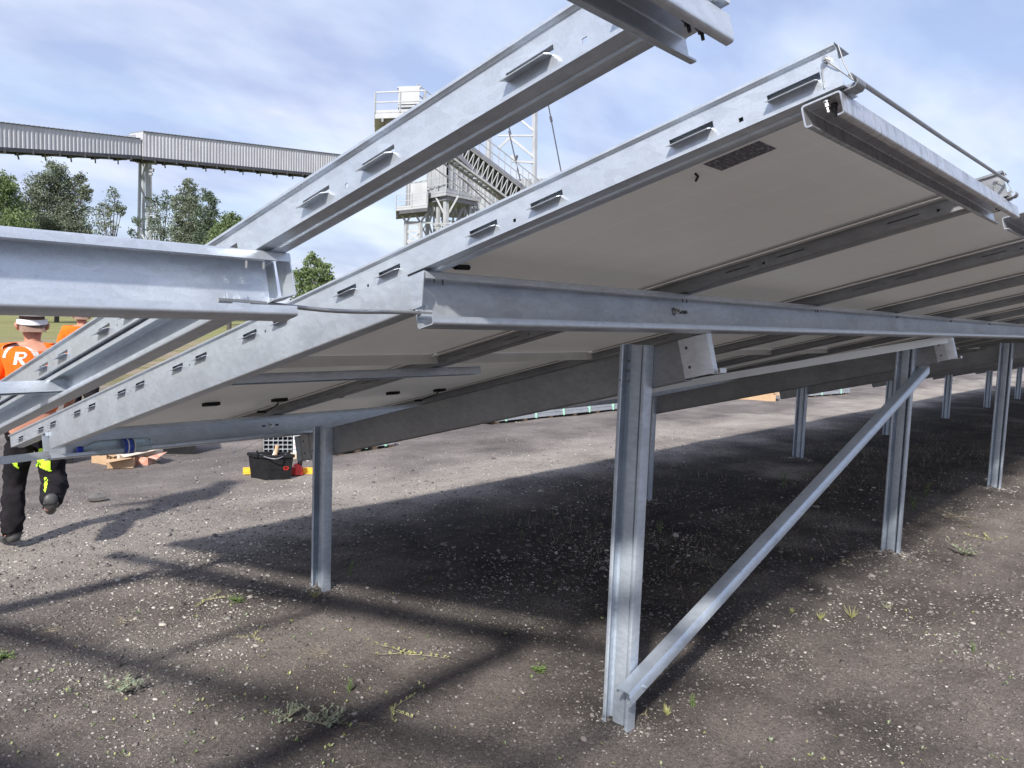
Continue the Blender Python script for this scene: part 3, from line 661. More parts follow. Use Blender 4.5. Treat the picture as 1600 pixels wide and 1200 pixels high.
# support mast under the joint
ms = empty('lattice_support', plan(228, 83), 'white lattice support with ladder cage standing under the conveyor bridges', 'support tower'); G = Loc(ms)
def col(x, y0, d, w=.35, x2=None, zb=0.0, b=None):
    t = V(x, y0, d); q = Vector((t.x, t.y, zb)) if x2 is None else Vector((*plan(x2, d).xy, zb)); b.beam(t, q, w); return b
for x, x2, d in ((219, 214, 83), (229, 234, 83), (224, 224, 85.5), (234, 238, 85.5)):
    G.part(col(x, 253, d, .25, x2, b=MB()), 'leg', M['white'])
b = MB()
ztop = zz(225, 255, 83); n = 7
La, Lb = (V(219, 255, 83), plan(214, 83)), (V(229, 255, 83), plan(234, 83))
for i in range(n):
    z0 = 1+i*(ztop-1)/n; z1 = 1+(i+1)*(ztop-1)/n
    pa = La[1].lerp(La[0], z0/ztop); pb = Lb[1].lerp(Lb[0], z1/ztop)
    if i % 2: pa = Lb[1].lerp(Lb[0], z0/ztop); pb = La[1].lerp(La[0], z1/ztop)
    b.beam(pa, pb, .14)
G.part(b, 'bracing', M['white'])
b = MB(); p0 = V(214, 252, 84); p1 = V(243, 254, 84); b.beam(p0, p1, .9, .35); G.part(b, 'cap_beam', M['grey'])
b = MB()
for x in (236, 241, 246): b.beam(V(x, 320, 82), Vector((*plan(x, 82).xy, 0)), .08)
for k in range(9): b.beam(V(234, 325+12*k, 82), V(248, 326+12*k, 82), .09)
b.beam(V(235, 362, 81.5), V(257, 363, 81.5), 1.0, .18)
b.beam(V(250, 330, 82), Vector((*plan(250, 82).xy, 0)), .06)
G.part(b, 'ladder_cage', M['white'])
b = MB(); b.beam(V(236, 258, 82), V(237, 322, 82), .10); b.beam(V(233, 265, 82), V(240, 266, 82), .35); b.beam(V(233, 272, 82), V(238, 272, 82), .25); G.part(b, 'ladder', M['grey'])
def rails(b, pts, h=1.1, r=.035, step=1.1):
    for i in range(len(pts)-1):
        a, c = pts[i], pts[i+1]; e_ = (c-a).normalized()*r; n = max(1, round((c-a).length/step))
        for k in (1.0, .52): b.beam(a+e_+Zu*h*k, c-e_+Zu*h*k, r*2)
        b.beam(a+e_*1.5+Zu*.08, c-e_*1.5+Zu*.08, r, .14)
        for k in range(0 if i == 0 else 1, n+1): b.beam(a.lerp(c, k/n)-Zu*.01*i, a.lerp(c, k/n)+Zu*(h+.004), r*2.2)
# head platform
d1 = 42.0
hp = empty('head_platform', plan(640, d1+2), 'small white cabin on a railed platform at the top of the inclined conveyor', 'platform'); G = Loc(hp)
c0, c1 = V(586, 177, d1), V(664, 174, d1); aw = away(c0)*3.2
b = MB(); b.hexa([c0-Zu*.28, c1-Zu*.28, c1+aw-Zu*.28, c0+aw-Zu*.28, c0, c1, c1+aw, c0+aw]); G.part(b, 'deck', M['white'], smooth=False)
b = MB(); e0 = V(612, 196, d1+.6); e1 = V(664, 196, d1+.6)
b.hexa([e0, e1, e1+aw*.6, e0+aw*.6, c0+aw*.1-Zu*.3+(c1-c0)*.12, c1+aw*.1-Zu*.3, c1+aw*.8-Zu*.3, c0+aw*.8-Zu*.3+(c1-c0)*.12])
for k in (.15, .5, .85): b.beam(c0.lerp(c1, k)-Zu*.36, c0.lerp(c1, k)-Zu*.36+aw, .12, .2)
G.part(b, 'underside', M['grey'], smooth=False)
b = MB(); rails(b, [c0+aw, c0, c1, c1+aw]); G.part(b, 'railing', M['white'], smooth=False)
b = MB(); k0 = V(622, 168, d1+.8); k1 = V(655, 167, d1+.8); hgt = 1.05; kk = away(k0)*1.6
b.hexa([k0, k1, k1+kk, k0+kk, k0+Zu*hgt, k1+Zu*hgt, k1+kk+Zu*hgt, k0+kk+Zu*hgt])
b.hexa([k0+Zu*hgt+(k0-k1)*.05, k1+Zu*hgt+(k1-k0)*.05, k1+kk+Zu*hgt, k0+kk+Zu*hgt, k0+Zu*(hgt+.08)+(k0-k1)*.05, k1+Zu*(hgt+.08)+(k1-k0)*.05, k1+kk+Zu*(hgt+.08), k0+kk+Zu*(hgt+.08)])
b.beam(k0+Zu*.35-kk*.02, k1+Zu*.35-kk*.02, .06, .05); b.beam(k0+Zu*.18-kk*.02, k1+Zu*.18-kk*.02, .06, .05)
G.part(b, 'cabin', M['clad_w'], smooth=False)
# inclined conveyor
ic = empty('inclined_conveyor', plan(760, d1+6), 'inclined covered conveyor with lattice truss sloping down to the right of the platform', 'conveyor'); G = Loc(ic)
u0, u1 = V(650, 165, d1+1.5), V(850, 318, d1+9)      # upper-right edge line
dI = (u1-u0); LI = dI.length; dI.normalize()
sI = away(u0); sI = (sI-dI*sI.dot(dI)).normalized(); nI = dI.cross(sI).normalized(); nI = nI if nI.z < 0 else -nI   # nI points down
b = MB(); b.prism([u0, u0+sI*1.6, u0+sI*1.6-nI*.10, u0-nI*.10], dI*LI); b.beam(u0-nI*.02, u1-nI*.02, .10, .22)
G.part(b, 'cover', M['grey'], smooth=False)
b = MB(); dn = 1.15
for (s_, n_2) in ((0, 0.1), (0, dn), (1.6, .1), (1.6, dn)): b.beam(u0+sI*s_+nI*n_2, u1+sI*s_+nI*n_2, .11)
nn = 26
for i in range(nn):
    a, c = LI*i/nn, LI*(i+1)/nn
    for s_ in (0, 1.6):
        b.beam(u0+dI*a+sI*s_+nI*.1, u0+dI*c+sI*s_+nI*dn, .055); b.beam(u0+dI*a+sI*s_+nI*.1, u0+dI*a+sI*s_+nI*dn, .055)
    b.beam(u0+dI*a+nI*dn, u0+dI*a+sI*1.6+nI*dn, .06); b.beam(u0+dI*a+nI*dn, u0+dI*c+sI*1.6+nI*dn, .045)
G.part(b, 'truss', M['white'], smooth=False)
b = MB(); b.prism([u0+nI*.22+sI*.08, u0+nI*.22+sI*1.52, u0+nI*.95+sI*1.52, u0+nI*.95+sI*1.2], dI*LI); G.part(b, 'belt_tray', M['dark'], smooth=False)
b = MB(); w0_, w1_ = V(665, 195, d1+2), V(800, 322, d1+8); b.beam(w0_, w1_, .16, .30); b.beam(w0_+nI*.9, w1_+nI*.9, .05); G.part(b, 'lower_chord', M['grey'], smooth=False)
b = MB()
for k in range(21):
    p = u0+dI*LI*k/20-nI*.1; b.beam(p, p+Zu*1.1, .045)
for h_ in (.55, 1.1): b.beam(u0-nI*.1+Zu*h_, u1-nI*.1+Zu*h_, .045)
G.part(b, 'handrail', M['white'], smooth=False)
b = MB()
for k in range(24):
    t = (k+.5)/24; a = w0_.lerp(w1_, t); c = (u0+nI*dn).lerp(u1+nI*dn, t); b.beam(a, c, .05, .09)
    if k % 2: b.beam(a, (u0+nI*dn).lerp(u1+nI*dn, t+.5/24), .035)
b.beam((u0+nI*1.7), (u1+nI*1.9), .07); b.beam((u0+nI*2.2), (u1+nI*2.5), .05)
G.part(b, 'walkway_grating', M['white'], smooth=False)
# white portal mast with stays
d2 = 52.0
mt = empty('portal_mast', plan(800, d2), 'tall white portal mast with diagonal braces and stay cables behind the conveyor', 'mast'); G = Loc(mt)
for x, d in ((836, d2), (765, d2+6)):
    b = MB(); p = V(x, 88 if x < 800 else 150, d); b.beam(p, Vector((*plan(x-1, d).xy, 0)), .26); G.part(b, 'column', M['white'], smooth=False)
b = MB()
A1 = V(765, 90, d2)
for a, c, w_ in ((A1, V(690, 162, d2-4), .12), (A1, V(838, 96, d2), .12), (V(838, 96, d2), V(836, 152, d2), .2), (V(778, 212, d2), V(835, 212, d2), .12), (V(797, 215, d2), V(835, 246, d2), .16), (V(797, 215, d2), V(778, 232, d2), .16),
                (V(814, 188, d2), V(836, 206, d2), .14), (V(800, 252, d2), V(836, 254, d2), .14), (V(765, 92, d2), V(766, 130, d2), .24), (V(836, 155, d2), V(800, 190, d2), .10)): b.beam(a, c, w_)
b.beam(V(799, 243, d2-1), V(806, 253, d2-1), .12, .2)
G.part(b, 'bracing', M['white'], smooth=False)
b = MB()
for a, c in ((V(795, 205, d2-1), V(813, 282, d2-3)), (V(857, 165, d2), V(879, 280, d2)), (V(838, 96, d2), V(857, 165, d2)), (V(765, 95, d2), V(800, 215, d2))): b.tube([a, c], .045, 6)
b.tube([V(860, 182, d2), V(862, 190, d2)], .09, 6); b.tube([V(808, 243, d2-1), V(806, 250, d2-1)], .09, 6)
G.part(b, 'stay_cable', M['dark'])
b = MB(); b.box((-.4, -.4, -1.2), (.4, .4, .25), M=lambda q: V(878, 278, d2)+q); G.part(b, 'cable_anchor', M['white'])
# hut tower
d3 = 56.0
ht = empty('transfer_tower', plan(697, d3), 'white railed hut on splayed steel legs with lattice stair tower at its left', 'tower'); G = Loc(ht)
cc, cl, cr = V(697, 300, d3), V(648, 309, d3+2.6), V(752, 311, d3+3.4); cb_ = cl+cr-cc
b = MB(); b.hexa([cc-Zu*.22, cr-Zu*.22, cb_-Zu*.22, cl-Zu*.22, cc, cr, cb_, cl]); G.part(b, 'deck', M['white'], smooth=False)
b = MB(); b.hexa([cc.lerp(cb_, .06)-Zu*.5, cr.lerp(cl, .06)-Zu*.5, cb_-Zu*.5, cl.lerp(cr, .06)-Zu*.5, cc.lerp(cb_, .06)-Zu*.23, cr.lerp(cl, .06)-Zu*.23, cb_-Zu*.23, cl.lerp(cr, .06)-Zu*.23]); G.part(b, 'deck_beams', M['grey'], smooth=False)
b = MB(); rails(b, [cl, cc, cr], step=1.3, h=1.15, r=.03); G.part(b, 'railing', M['white'], smooth=False)
b = MB(); i0, i1, i2, i3 = cc.lerp(cb_, .12), cr.lerp(cl, .14), cb_, cl.lerp(cr, .16); hh = 2.35
b.hexa([i0, i1, i2, i3, i0+Zu*.42, i1+Zu*.42, i2+Zu*.42, i3+Zu*.42])
j = [p.lerp((cc+cb_)/2, .05) for p in (i0, i1, i2, i3)]
b.hexa([p+Zu*.42 for p in j]+[p+Zu*hh for p in j])
for a, c in ((j[0], j[1]), (j[3], j[0])):
    for k in range(6): p = a.lerp(c, k/5)-away(cc)*.05; b.beam(p+Zu*.42, p+Zu*hh, .09)
b.hexa([p+Zu*hh for p in (i0, i1, i2, i3)]+[p+Zu*(hh+.18) for p in (i0, i1, i2, i3)])
G.part(b, 'hut', M['clad_w'], smooth=False)
legs = [(697, 300, d3+.8, 697), (668, 308, d3+2.6, 668), (734, 308, d3+3.2, 732), (718, 305, d3+4.5, 716), (685, 305, d3+1.8, 684)]
for x, y, d, x2 in legs: G.part(col(x, y+3, d, .30 if x == 697 else .22, x2, b=MB()), 'leg', M['white'], smooth=False)
b = MB()
for x0, y0, x1, y1, d in ((697, 340, 680, 305, d3+1), (697, 340, 716, 306, d3+1), (670, 350, 684, 306, d3+2), (733, 345, 720, 306, d3+3), (703, 365, 733, 308, d3+3), (684, 345, 668, 312, d3+3), (705, 310, 690, 345, d3+4), (740, 350, 722, 308, d3+4),
                          (670, 350, 684, 395, d3+2), (684, 350, 672, 395, d3+2), (676, 352, 700, 352, d3+2), (697, 345, 740, 350, d3+2)): b.beam(V(x0, y0, d), V(x1, y1, d), .13)
b.beam(V(676, 349, d3), V(722, 349, d3), .05); b.beam(V(676, 356, d3), V(722, 357, d3), .05)
for x in (680, 690, 705, 715): b.beam(V(x, 345, d3), V(x, 358, d3), .05)
for x0, x1 in ((655, 668), (684, 697), (697, 718), (718, 734), (734, 748)):
    for y0, y1 in ((312, 340), (345, 372), (376, 400)): b.beam(V(x0, y0, d3+3.5), V(x1, y1, d3+3.5), .09); b.beam(V(x1, y0, d3+4.2), V(x0, y1, d3+4.2), .07)
for x in (659, 678, 691, 708, 725, 746): b.beam(V(x, 310, d3+5), V(x, 420, d3+5), .11)
b.beam(V(650, 335, d3+4), V(752, 341, d3+4), .16); b.beam(V(655, 372, d3+4), V(745, 376, d3+4), .14)
G.part(b, 'bracing', M['white'], smooth=False)
# left lower landing
e0, e1 = V(619, 326, d3-1), V(668, 321, d3-1); ew = away(e0)*3
b = MB(); b.hexa([e0-Zu*.15, e1-Zu*.15, e1+ew-Zu*.15, e0+ew-Zu*.15, e0, e1, e1+ew, e0+ew]); G.part(b, 'landing', M['white'], smooth=False)
b = MB(); b.hexa([e0.lerp(e1, .1)-Zu*.4, e1-Zu*.4, e1+ew-Zu*.4, e0+ew-Zu*.4, e0.lerp(e1, .1)-Zu*.16, e1-Zu*.16, e1+ew-Zu*.16, e0+ew-Zu*.16]); G.part(b, 'landing_beams', M['dark'], smooth=False)
b = MB(); rails(b, [e0+ew, e0, e1], h=.95, r=.025); G.part(b, 'railing', M['white'], smooth=False)
b = MB(); q = V(641, 322, d3+.5); wv = (e1-e0).normalized()
b.hexa([q, q+wv*1.2, q+wv*1.2+ew*.5, q+ew*.5]+[p+Zu*1.6 for p in (q, q+wv*1.2, q+wv*1.2+ew*.5, q+ew*.5)]); G.part(b, 'cabinet', M['clad_w'], smooth=False)
b = MB()
for x0, y0, x1, y1, d in ((624, 330, 635, 348, d3), (646, 330, 635, 348, d3), (646, 330, 657, 348, d3), (668, 332, 657, 348, d3), (635, 350, 657, 350, d3), (637, 362, 655, 375, d3), (655, 362, 637, 378, d3), (637, 378, 656, 395, d3), (656, 378, 637, 398, d3), (635, 347, 676, 348, d3), (637, 361, 655, 361, d3), (636, 377, 656, 377, d3)): b.beam(V(x0, y0, d), V(x1, y1, d), .13)
G.part(b, 'lattice', M['white'], smooth=False)
for x in (635, 657): G.part(col(x, 346, d3, .24, b=MB()), 'leg', M['white'], smooth=False)
# clad gallery behind
gb = empty('clad_gallery', plan(760, 72), 'low white clad gallery running behind the hut and the legs', 'gallery'); G = Loc(gb)
b = MB(); s0_, s1_ = plan(630, 66), plan(900, 80)
ribbed_wall(b, s0_, s1_, zz(630, 322, 66), zz(630, 287, 66), zz(900, 336, 80), zz(900, 280, 80), per=.5)
q0 = s0_+away(s0_)*3; q1 = s1_+away(s1_)*3
b.add([s0_+Zu*zz(630, 287, 66), s1_+Zu*zz(900, 280, 80), q1+Zu*zz(900, 280, 80), q0+Zu*zz(630, 287, 66), q0+Zu*zz(630, 322, 66), q1+Zu*zz(900, 336, 80)], [(0, 1, 2, 3), (3, 2, 5, 4)])
G.part(b, 'cladding', M['clad_w'], smooth=False)
b = MB(); b.beam(V(632, 326, 66), V(900, 342, 80), 2.2, .55); G.part(b, 'underframe', M['dark'], smooth=False)
for x in (757, 857): 
    b = MB(); col(x, 292, 65, .5, b=b); G.part(b, 'column', M['white'], smooth=False)
# ------------------------------------------------------------------ trees
def leafmat(name, c0, c1):
    m = mat(name, c0, .55, 0, var=c1, scale=1.1, detail=6, spec=.3); t = m.node_tree; b = t.nodes['Principled BSDF']
    tr = t.nodes.new('ShaderNodeBsdfTranslucent'); mx = t.nodes.new('ShaderNodeMixShader'); mx.inputs[0].default_value = .28
    src = b.inputs['Base Color'].links[0].from_socket; t.links.new(src, tr.inputs[0])
    t.links.new(b.outputs[0], mx.inputs[1]); t.links.new(tr.outputs[0], mx.inputs[2]); t.links.new(mx.outputs[0], t.nodes['Material Output'].inputs[0]); return m
LM = [leafmat('willow_leaves', (.11, .14, .10), (.21, .24, .17)), leafmat('dark_leaves', (.08, .115, .08), (.15, .19, .13)), leafmat('fresh_leaves', (.10, .15, .06), (.20, .26, .12))]
M['bark'] = mat('bark', (.05, .045, .04), .9, 0, var=(.09, .08, .07), scale=3)
def tree(name, label, xb, d, blobs, lm, leaf=.19, dens=1.5, seed=0):
    r = np.random.default_rng(seed); base = plan(xb, d)
    root = empty(name, base, label, 'tree', 'trees beyond the field'); G = Loc(root)
    cs = []
    for x, y, rp_ in blobs:
        dd_ = d+r.uniform(-1, 1)*min(2.5, rp_/FPX*d*.8); c = V(x, y, dd_); cs.append((c, rp_/FPX*d))
    cs = [(c, R_*1.18) for c, R_ in cs]; b = MB(); zt = max(c.z for c, _ in cs); ct = max(cs, key=lambda q: q[0].z)[0]
    fork = base.lerp(ct, .35); fork.z = zt*.4
    b.tube([base-Zu*.2, base.lerp(fork, .5)+Vector((.1, .05, 0)), fork, ct.lerp(fork, .3), ct], [.20, .15, .09, .03, .01], 7)
    for c, R_ in cs:
        s = fork.lerp(ct, max(0, min(.9, (c.z*.6-fork.z)/(ct.z-fork.z+.01)))) if c.z*.6 > fork.z else base.lerp(fork, .6+.3*r.random())
        m1 = s.lerp(c, .5)+Vector((0, 0, -.15*R_)); b.tube([s, m1, c], [.06, .04, .015], 5)
        for _ in range(5):
            e = c+Vector(r.normal(size=3)).normalized()*R_*.85; b.tube([c.lerp(m1, .3), e], [.022, .008], 4)
    G.part(b, 'trunk', M['bark'])
    vs = []; 
    for c, R_ in cs:
        ncl = max(9, int(46*dens*(R_/1.2)**1.7))
        for _ in range(ncl):
            u = r.normal(size=3); u /= np.linalg.norm(u); rr = R_*r.uniform(.25, 1.08)**.7
            cc_ = np.array(c)+u*rr*np.array([1, 1, 1.05]); cr_ = R_*r.uniform(.13, .30)+.1
            nl = int(26*dens)
            pts = cc_+r.normal(size=(nl, 3))*cr_*.55*np.array([1, 1, .8])
            for p in pts:
                a = r.normal(size=3); a /= np.linalg.norm(a); q = np.cross(a, r.normal(size=3)); q /= np.linalg.norm(q)
                l_ = leaf*r.uniform(.5, 1.15); vs += [p-a*l_*.5, p+q*l_*.3, p+a*l_*.5, p-q*l_*.3]
    vs = np.array(vs); n = len(vs)//4
    me = bpy.data.meshes.new('crown'); me.vertices.add(len(vs)); me.vertices.foreach_set('co', (vs-np.array(base)).ravel())
    me.loops.add(n*4); me.loops.foreach_set('vertex_index', np.arange(n*4, dtype=np.int32)); me.polygons.add(n); me.polygons.foreach_set('loop_start', np.arange(0, n*4, 4, dtype=np.int32))
    me.update(calc_edges=True); me.materials.append(lm); o = bpy.data.objects.new('crown', me); COL.objects.link(o); o.parent = root
    return root
tree('broadleaf_tree', 'bright green tree cut off by the left edge of the picture', -12, 58, [(-5, 300, 26), (8, 330, 26), (25, 350, 20), (-20, 350, 30), (10, 290, 14), (15, 375, 26), (0, 410, 30)], LM[2], seed=1)
tree('willow_tree', 'widest bushy grey-green tree at the far left under the conveyor bridge', 88, 64, [(85, 275, 19), (68, 300, 22), (100, 300, 22), (45, 325, 17), (75, 335, 28), (115, 330, 20), (55, 360, 26), (95, 365, 28), (125, 360, 16), (122, 278, 8), (130, 305, 10), (138, 295, 6), (80, 400, 34), (120, 395, 22)], LM[0], seed=2)
tree('sparse_tree', 'small thin-crowned tree alone between the willow and the lattice support', 168, 62, [(180, 302, 8), (172, 320, 14), (160, 330, 12), (186, 322, 9), (162, 348, 15), (158, 368, 14), (165, 385, 14), (190, 330, 6)], LM[0], dens=.8, seed=3)
tree('broadleaf_tree', 'dark narrow tree partly hidden behind the lattice support', 245, 68, [(262, 310, 10), (250, 330, 14), (240, 350, 12), (215, 345, 7), (212, 366, 8), (255, 355, 16), (262, 380, 18), (240, 312, 8), (218, 385, 12)], LM[1], dens=.9, seed=4)
tree('poplar_tree', 'tallest pointed poplar right of the lattice support', 295, 66, [(296, 290, 8), (294, 306, 13), (284, 322, 13), (305, 322, 12), (294, 342, 18), (285, 365, 18), (308, 362, 14), (298, 385, 24)], LM[0], seed=5)
tree('poplar_tree', 'shorter pointed poplar with its top just below the tallest one', 325, 64, [(325, 306, 8), (328, 322, 12), (318, 340, 12), (335, 340, 9), (326, 362, 16), (322, 385, 20)], LM[1], seed=6)
tree('broadleaf_tree', 'low leafy tree behind the rising slotted rail', 358, 60, [(357, 342, 10), (370, 346, 8), (345, 356, 11), (362, 362, 15), (350, 380, 20), (378, 362, 8), (375, 385, 18), (340, 395, 18)], LM[2], seed=7)
tree('young_tree', 'bright green young tree seen between the two racks beside the tie rod', 490, 48, [(491, 404, 8), (485, 420, 13), (503, 424, 13), (470, 440, 15), (492, 445, 20), (512, 442, 11), (475, 460, 16), (505, 462, 18), (535, 450, 9), (527, 462, 10), (548, 462, 8)], LM[2], seed=8)
# ------------------------------------------------------------------ people
def skin_mesh(name, joints, edges, root, mat_, parent, sub=2, mod=None):
    names = list(joints); me = bpy.data.meshes.new(name)
    me.from_pydata([Vector(joints[n][0]) for n in names], [(names.index(a), names.index(b)) for a, b in edges], [])
    o = bpy.data.objects.new(name, me); COL.objects.link(o)
    sk = o.modifiers.new('skin', 'SKIN'); sk.use_smooth_shade = True
    if not me.skin_vertices: me.skin_vertices.new() if hasattr(me.skin_vertices, 'new') else None
    for n, sv in zip(names, me.skin_vertices[0].data):
        r = joints[n][1]; sv.radius = r if isinstance(r, tuple) else (r, r); sv.use_root = (n == root)
    ss = o.modifiers.new('sub', 'SUBSURF'); ss.levels = sub; ss.render_levels = sub
    dg = bpy.context.evaluated_depsgraph_get(); ev = o.evaluated_get(dg)
    m2 = bpy.data.meshes.new_from_object(ev, depsgraph=dg); o.modifiers.clear(); o.data = m2; bpy.data.meshes.remove(me)
    m2.name = name; m2.materials.clear(); m2.materials.append(mat_); m2.shade_smooth()
    if mod:
        for v in m2.vertices: v.co = mod(Vector(v.co))
    o.parent = parent; return o
def ensure_skin(me): pass
def chain(*n): return [(n[i], n[i+1]) for i in range(len(n)-1)]
M['skin'] = mat('skin', (.42, .19, .13), .6, 0, var=(.52, .26, .18), scale=9)
M['orange'] = mat('orange_work_shirt', (.80, .12, .012), .85, 0, var=(.90, .17, .02), scale=5, bump=.9, bscale=9, spec=.15)
M['orange_s'] = M['orange']
M['reflect'] = mat('pale_reflective_tape', (.72, .68, .66), .5, 0, var=(.62, .58, .57), scale=20)
M['trouser'] = mat('charcoal_work_trousers', (.010, .009, .011), .9, 0, var=(.024, .022, .026), scale=8, bump=.8, bscale=14, spec=.08)
M['hivis'] = mat('hi_vis_yellow', (.55, .90, .04), .6, 0, var=(.62, .95, .06), scale=10)
M['hat'] = mat('white_helmet_plastic', (.78, .78, .80), .35, 0, var=(.7, .7, .72), scale=8)
M['hair'] = mat('short_grey_hair', (.16, .10, .08), .9, 0, var=(.26, .17, .13), scale=60)
M['boot'] = mat('black_boot_leather', (.035, .035, .037), .5, 0, var=(.07, .07, .07), scale=20)
def warp_fold(amp, sc, seed):
    def f(v):
        n = mnoise.noise(Vector((v.x*sc, v.y*sc, v.z*sc*1.7))+Vector((seed, 0, 0)))+.5*mnoise.noise(Vector((v.x*sc*2.3, v.y*sc*2.3, v.z*sc*4))+Vector((0, seed, 0)))
        d = Vector((v.x-.1, v.y, 0)); d = d.normalized() if d.length > 1e-4 else Vector((1, 0, 0))
        return v+d*amp*n
    return f
def person(P, label, walk=True):
    a = away(P); root = empty('person', (P.x, P.y, 0), label, 'person', None, math.atan2(-a.x, a.y))
    c = .125 if walk else 0.0       # body centre in b
    # joints: (x right, y away, z up)
    if walk:
        hipL, kneeL, ankL, toeL = (c-.080, 0, .88), (c-.125, .12, .48), (c-.150, .06, .09), (c-.20, .20, .04)
        hipR, kneeR, ankR, toeR = (c+.09, 0, .88), (c+.125, .03, .47), (c+.085, -.32, .41), (c+.075, -.30, .33)
        shL, elL, wrL = (c-.17, 0, 1.43), (c-.27, .04, 1.15), (c-.30, .20, .98)
        shR, elR, wrR = (c+.17, 0, 1.43), (c+.25, -.05, 1.16), (c+.24, .14, 1.06)
    else:
        hipL, kneeL, ankL, toeL = (-.09, 0, .88), (-.10, .03, .48), (-.10, 0, .09), (-.11, .14, .04)
        hipR, kneeR, ankR, toeR = (.09, 0, .88), (.11, .03, .48), (.12, 0, .09), (.13, .14, .04)
        shL, elL, wrL = (-.17, 0, 1.43), (-.27, .05, 1.16), (-.13, .16, .90)
        shR, elR, wrR = (.17, 0, 1.43), (.26, .04, 1.15), (.20, .2, 1.0)
    J = {'pelvis': ((c, 0, .93), (.13, .10)), 'waist': ((c, 0, 1.08), (.125, .095)), 'chest': ((c, .01, 1.30), (.145, .11)), 'top': ((c, 0, 1.43), (.10, .08)),
         'neck': ((c, .0, 1.50), (.047, .052)), 'skull0': ((c, .02, 1.57), (.068, .08)), 'skull1': ((c, .02, 1.65), (.075, .09)), 'crown': ((c, .015, 1.71), (.055, .065)),
         'shL': (shL, .06), 'elL': (elL, .045), 'wrL': (wrL, .030), 'shR': (shR, .06), 'elR': (elR, .045), 'wrR': (wrR, .030),
         'hipL': (hipL, .09), 'knL': (kneeL, .06), 'anL': (ankL, .042), 'toL': (toeL, .035), 'hipR': (hipR, .09), 'knR': (kneeR, .06), 'anR': (ankR, .042), 'toR': (toeR, .035)}
    E_ = chain('pelvis', 'waist', 'chest', 'top', 'neck', 'skull0', 'skull1', 'crown')+chain('top', 'shL', 'elL', 'wrL')+chain('top', 'shR', 'elR', 'wrR')+chain('pelvis', 'hipL', 'knL', 'anL', 'toL')+chain('pelvis', 'hipR', 'knR', 'anR', 'toR')
    for sd, wr in (('L', wrL), ('R', wrR)):   # palm, five fingers
        w_ = Vector(wr); el = Vector(elL if sd == 'L' else elR); d = (w_-el).normalized(); sg = -1 if sd == 'L' else 1
        palm = w_+d*.06; J['pa'+sd] = (tuple(palm), (.028, .022)); E_.append(('wr'+sd, 'pa'+sd))
        side = d.cross(Vector((0, 0, 1))).normalized()
        for k in range(4):
            f0 = palm+d*.03+side*(k-1.5)*.019; f1 = f0+d*(.035+.004*(1.5-abs(k-1.5)))+Vector((0, 0, -.008)); f2 = f1+d*.022+Vector((0, 0, -.022))
            J[f'f{sd}{k}a'] = (tuple(f0), .010); J[f'f{sd}{k}b'] = (tuple(f1), .009); J[f'f{sd}{k}c'] = (tuple(f2), .008)
            E_ += [('pa'+sd, f'f{sd}{k}a'), (f'f{sd}{k}a', f'f{sd}{k}b'), (f'f{sd}{k}b', f'f{sd}{k}c')]
        t0 = w_+d*.02-side*.03*sg; t1 = t0+d*.03-side*.02*sg+Vector((0, 0, -.01)); J[f't{sd}a'] = (tuple(t0), .011); J[f't{sd}b'] = (tuple(t1), .010); E_ += [('wr'+sd, f't{sd}a'), (f't{sd}a', f't{sd}b')]
    body = skin_mesh('body', J, E_, 'pelvis', M['skin'], root)
    # ears, nose on the same body mesh
    ex = MB()
    for sg in (-1, 1):
        ex.tube([Vector((c+sg*.078, .02, 1.585)), Vector((c+sg*.092, .01, 1.60)), Vector((c+sg*.096, .005, 1.625)), Vector((c+sg*.084, .01, 1.645))], [.008, .013, .014, .007], 7)
    ex.tube([Vector((c, .105, 1.64)), Vector((c, .13, 1.60)), Vector((c, .108, 1.59))], [.010, .016, .012], 7)
    em = ex.build('ears', M['skin'], root)
    me = body.data; vs = [tuple(v.co) for v in me.vertices]; fs = [tuple(p.vertices) for p in me.polygons]; off = len(vs)
    vs += [tuple(v.co) for v in em.data.vertices]; fs += [tuple(off+i for i in p.vertices) for p in em.data.polygons]
    m3 = bpy.data.meshes.new('body'); m3.from_pydata(vs, [], fs); m3.materials.append(M['skin']); m3.shade_smooth(); body.data = m3; bpy.data.objects.remove(em)
    hr = skin_mesh('hair', {'a': ((c, .0, 1.595), (.070, .070)), 'b': ((c, .0, 1.66), (.083, .092)), 'c': ((c, .01, 1.70), (.070, .08))}, chain('a', 'b', 'c'), 'b', M['hair'], root)
    shr = {'pel': ((c, 0, .96), (.180, .130)), 'wa': ((c, 0, 1.08), (.172, .125)), 'ch': ((c, .005, 1.28), (.192, .135)), 'tp': ((c, .0, 1.42), (.125, .100)), 'nk': ((c, .0, 1.485), (.070, .075)),
           'sL': (shL, .078), 'eL': (tuple(Vector(shL).lerp(Vector(elL), .75)), .070), 'sR': (shR, .078), 'eR': (tuple(Vector(shR).lerp(Vector(elR), .75)), .070)}
    shirt = skin_mesh('shirt', shr, chain('pel', 'wa', 'ch', 'tp', 'nk')+chain('tp', 'sL', 'eL')+chain('tp', 'sR', 'eR'), 'ch', M['orange'], root, sub=3, mod=warp_fold(.010, 6, 3))
    trj = {'p': ((c, 0, .93), (.158, .122)), 'hL': ((hipL[0], 0, .80), (.098, .108)), 'kL': (kneeL, .078), 'mL': (tuple(Vector(kneeL).lerp(Vector(ankL), .55)), .083), 'aL': (tuple(Vector(kneeL).lerp(Vector(ankL), 1.02)), .074),
           'hR': ((hipR[0], 0, .80), (.098, .108)), 'kR': (kneeR, .092), 'mR': (tuple(Vector(kneeR).lerp(Vector(ankR), .55)), .088), 'aR': (tuple(Vector(kneeR).lerp(Vector(ankR), 1.08)), .072)}
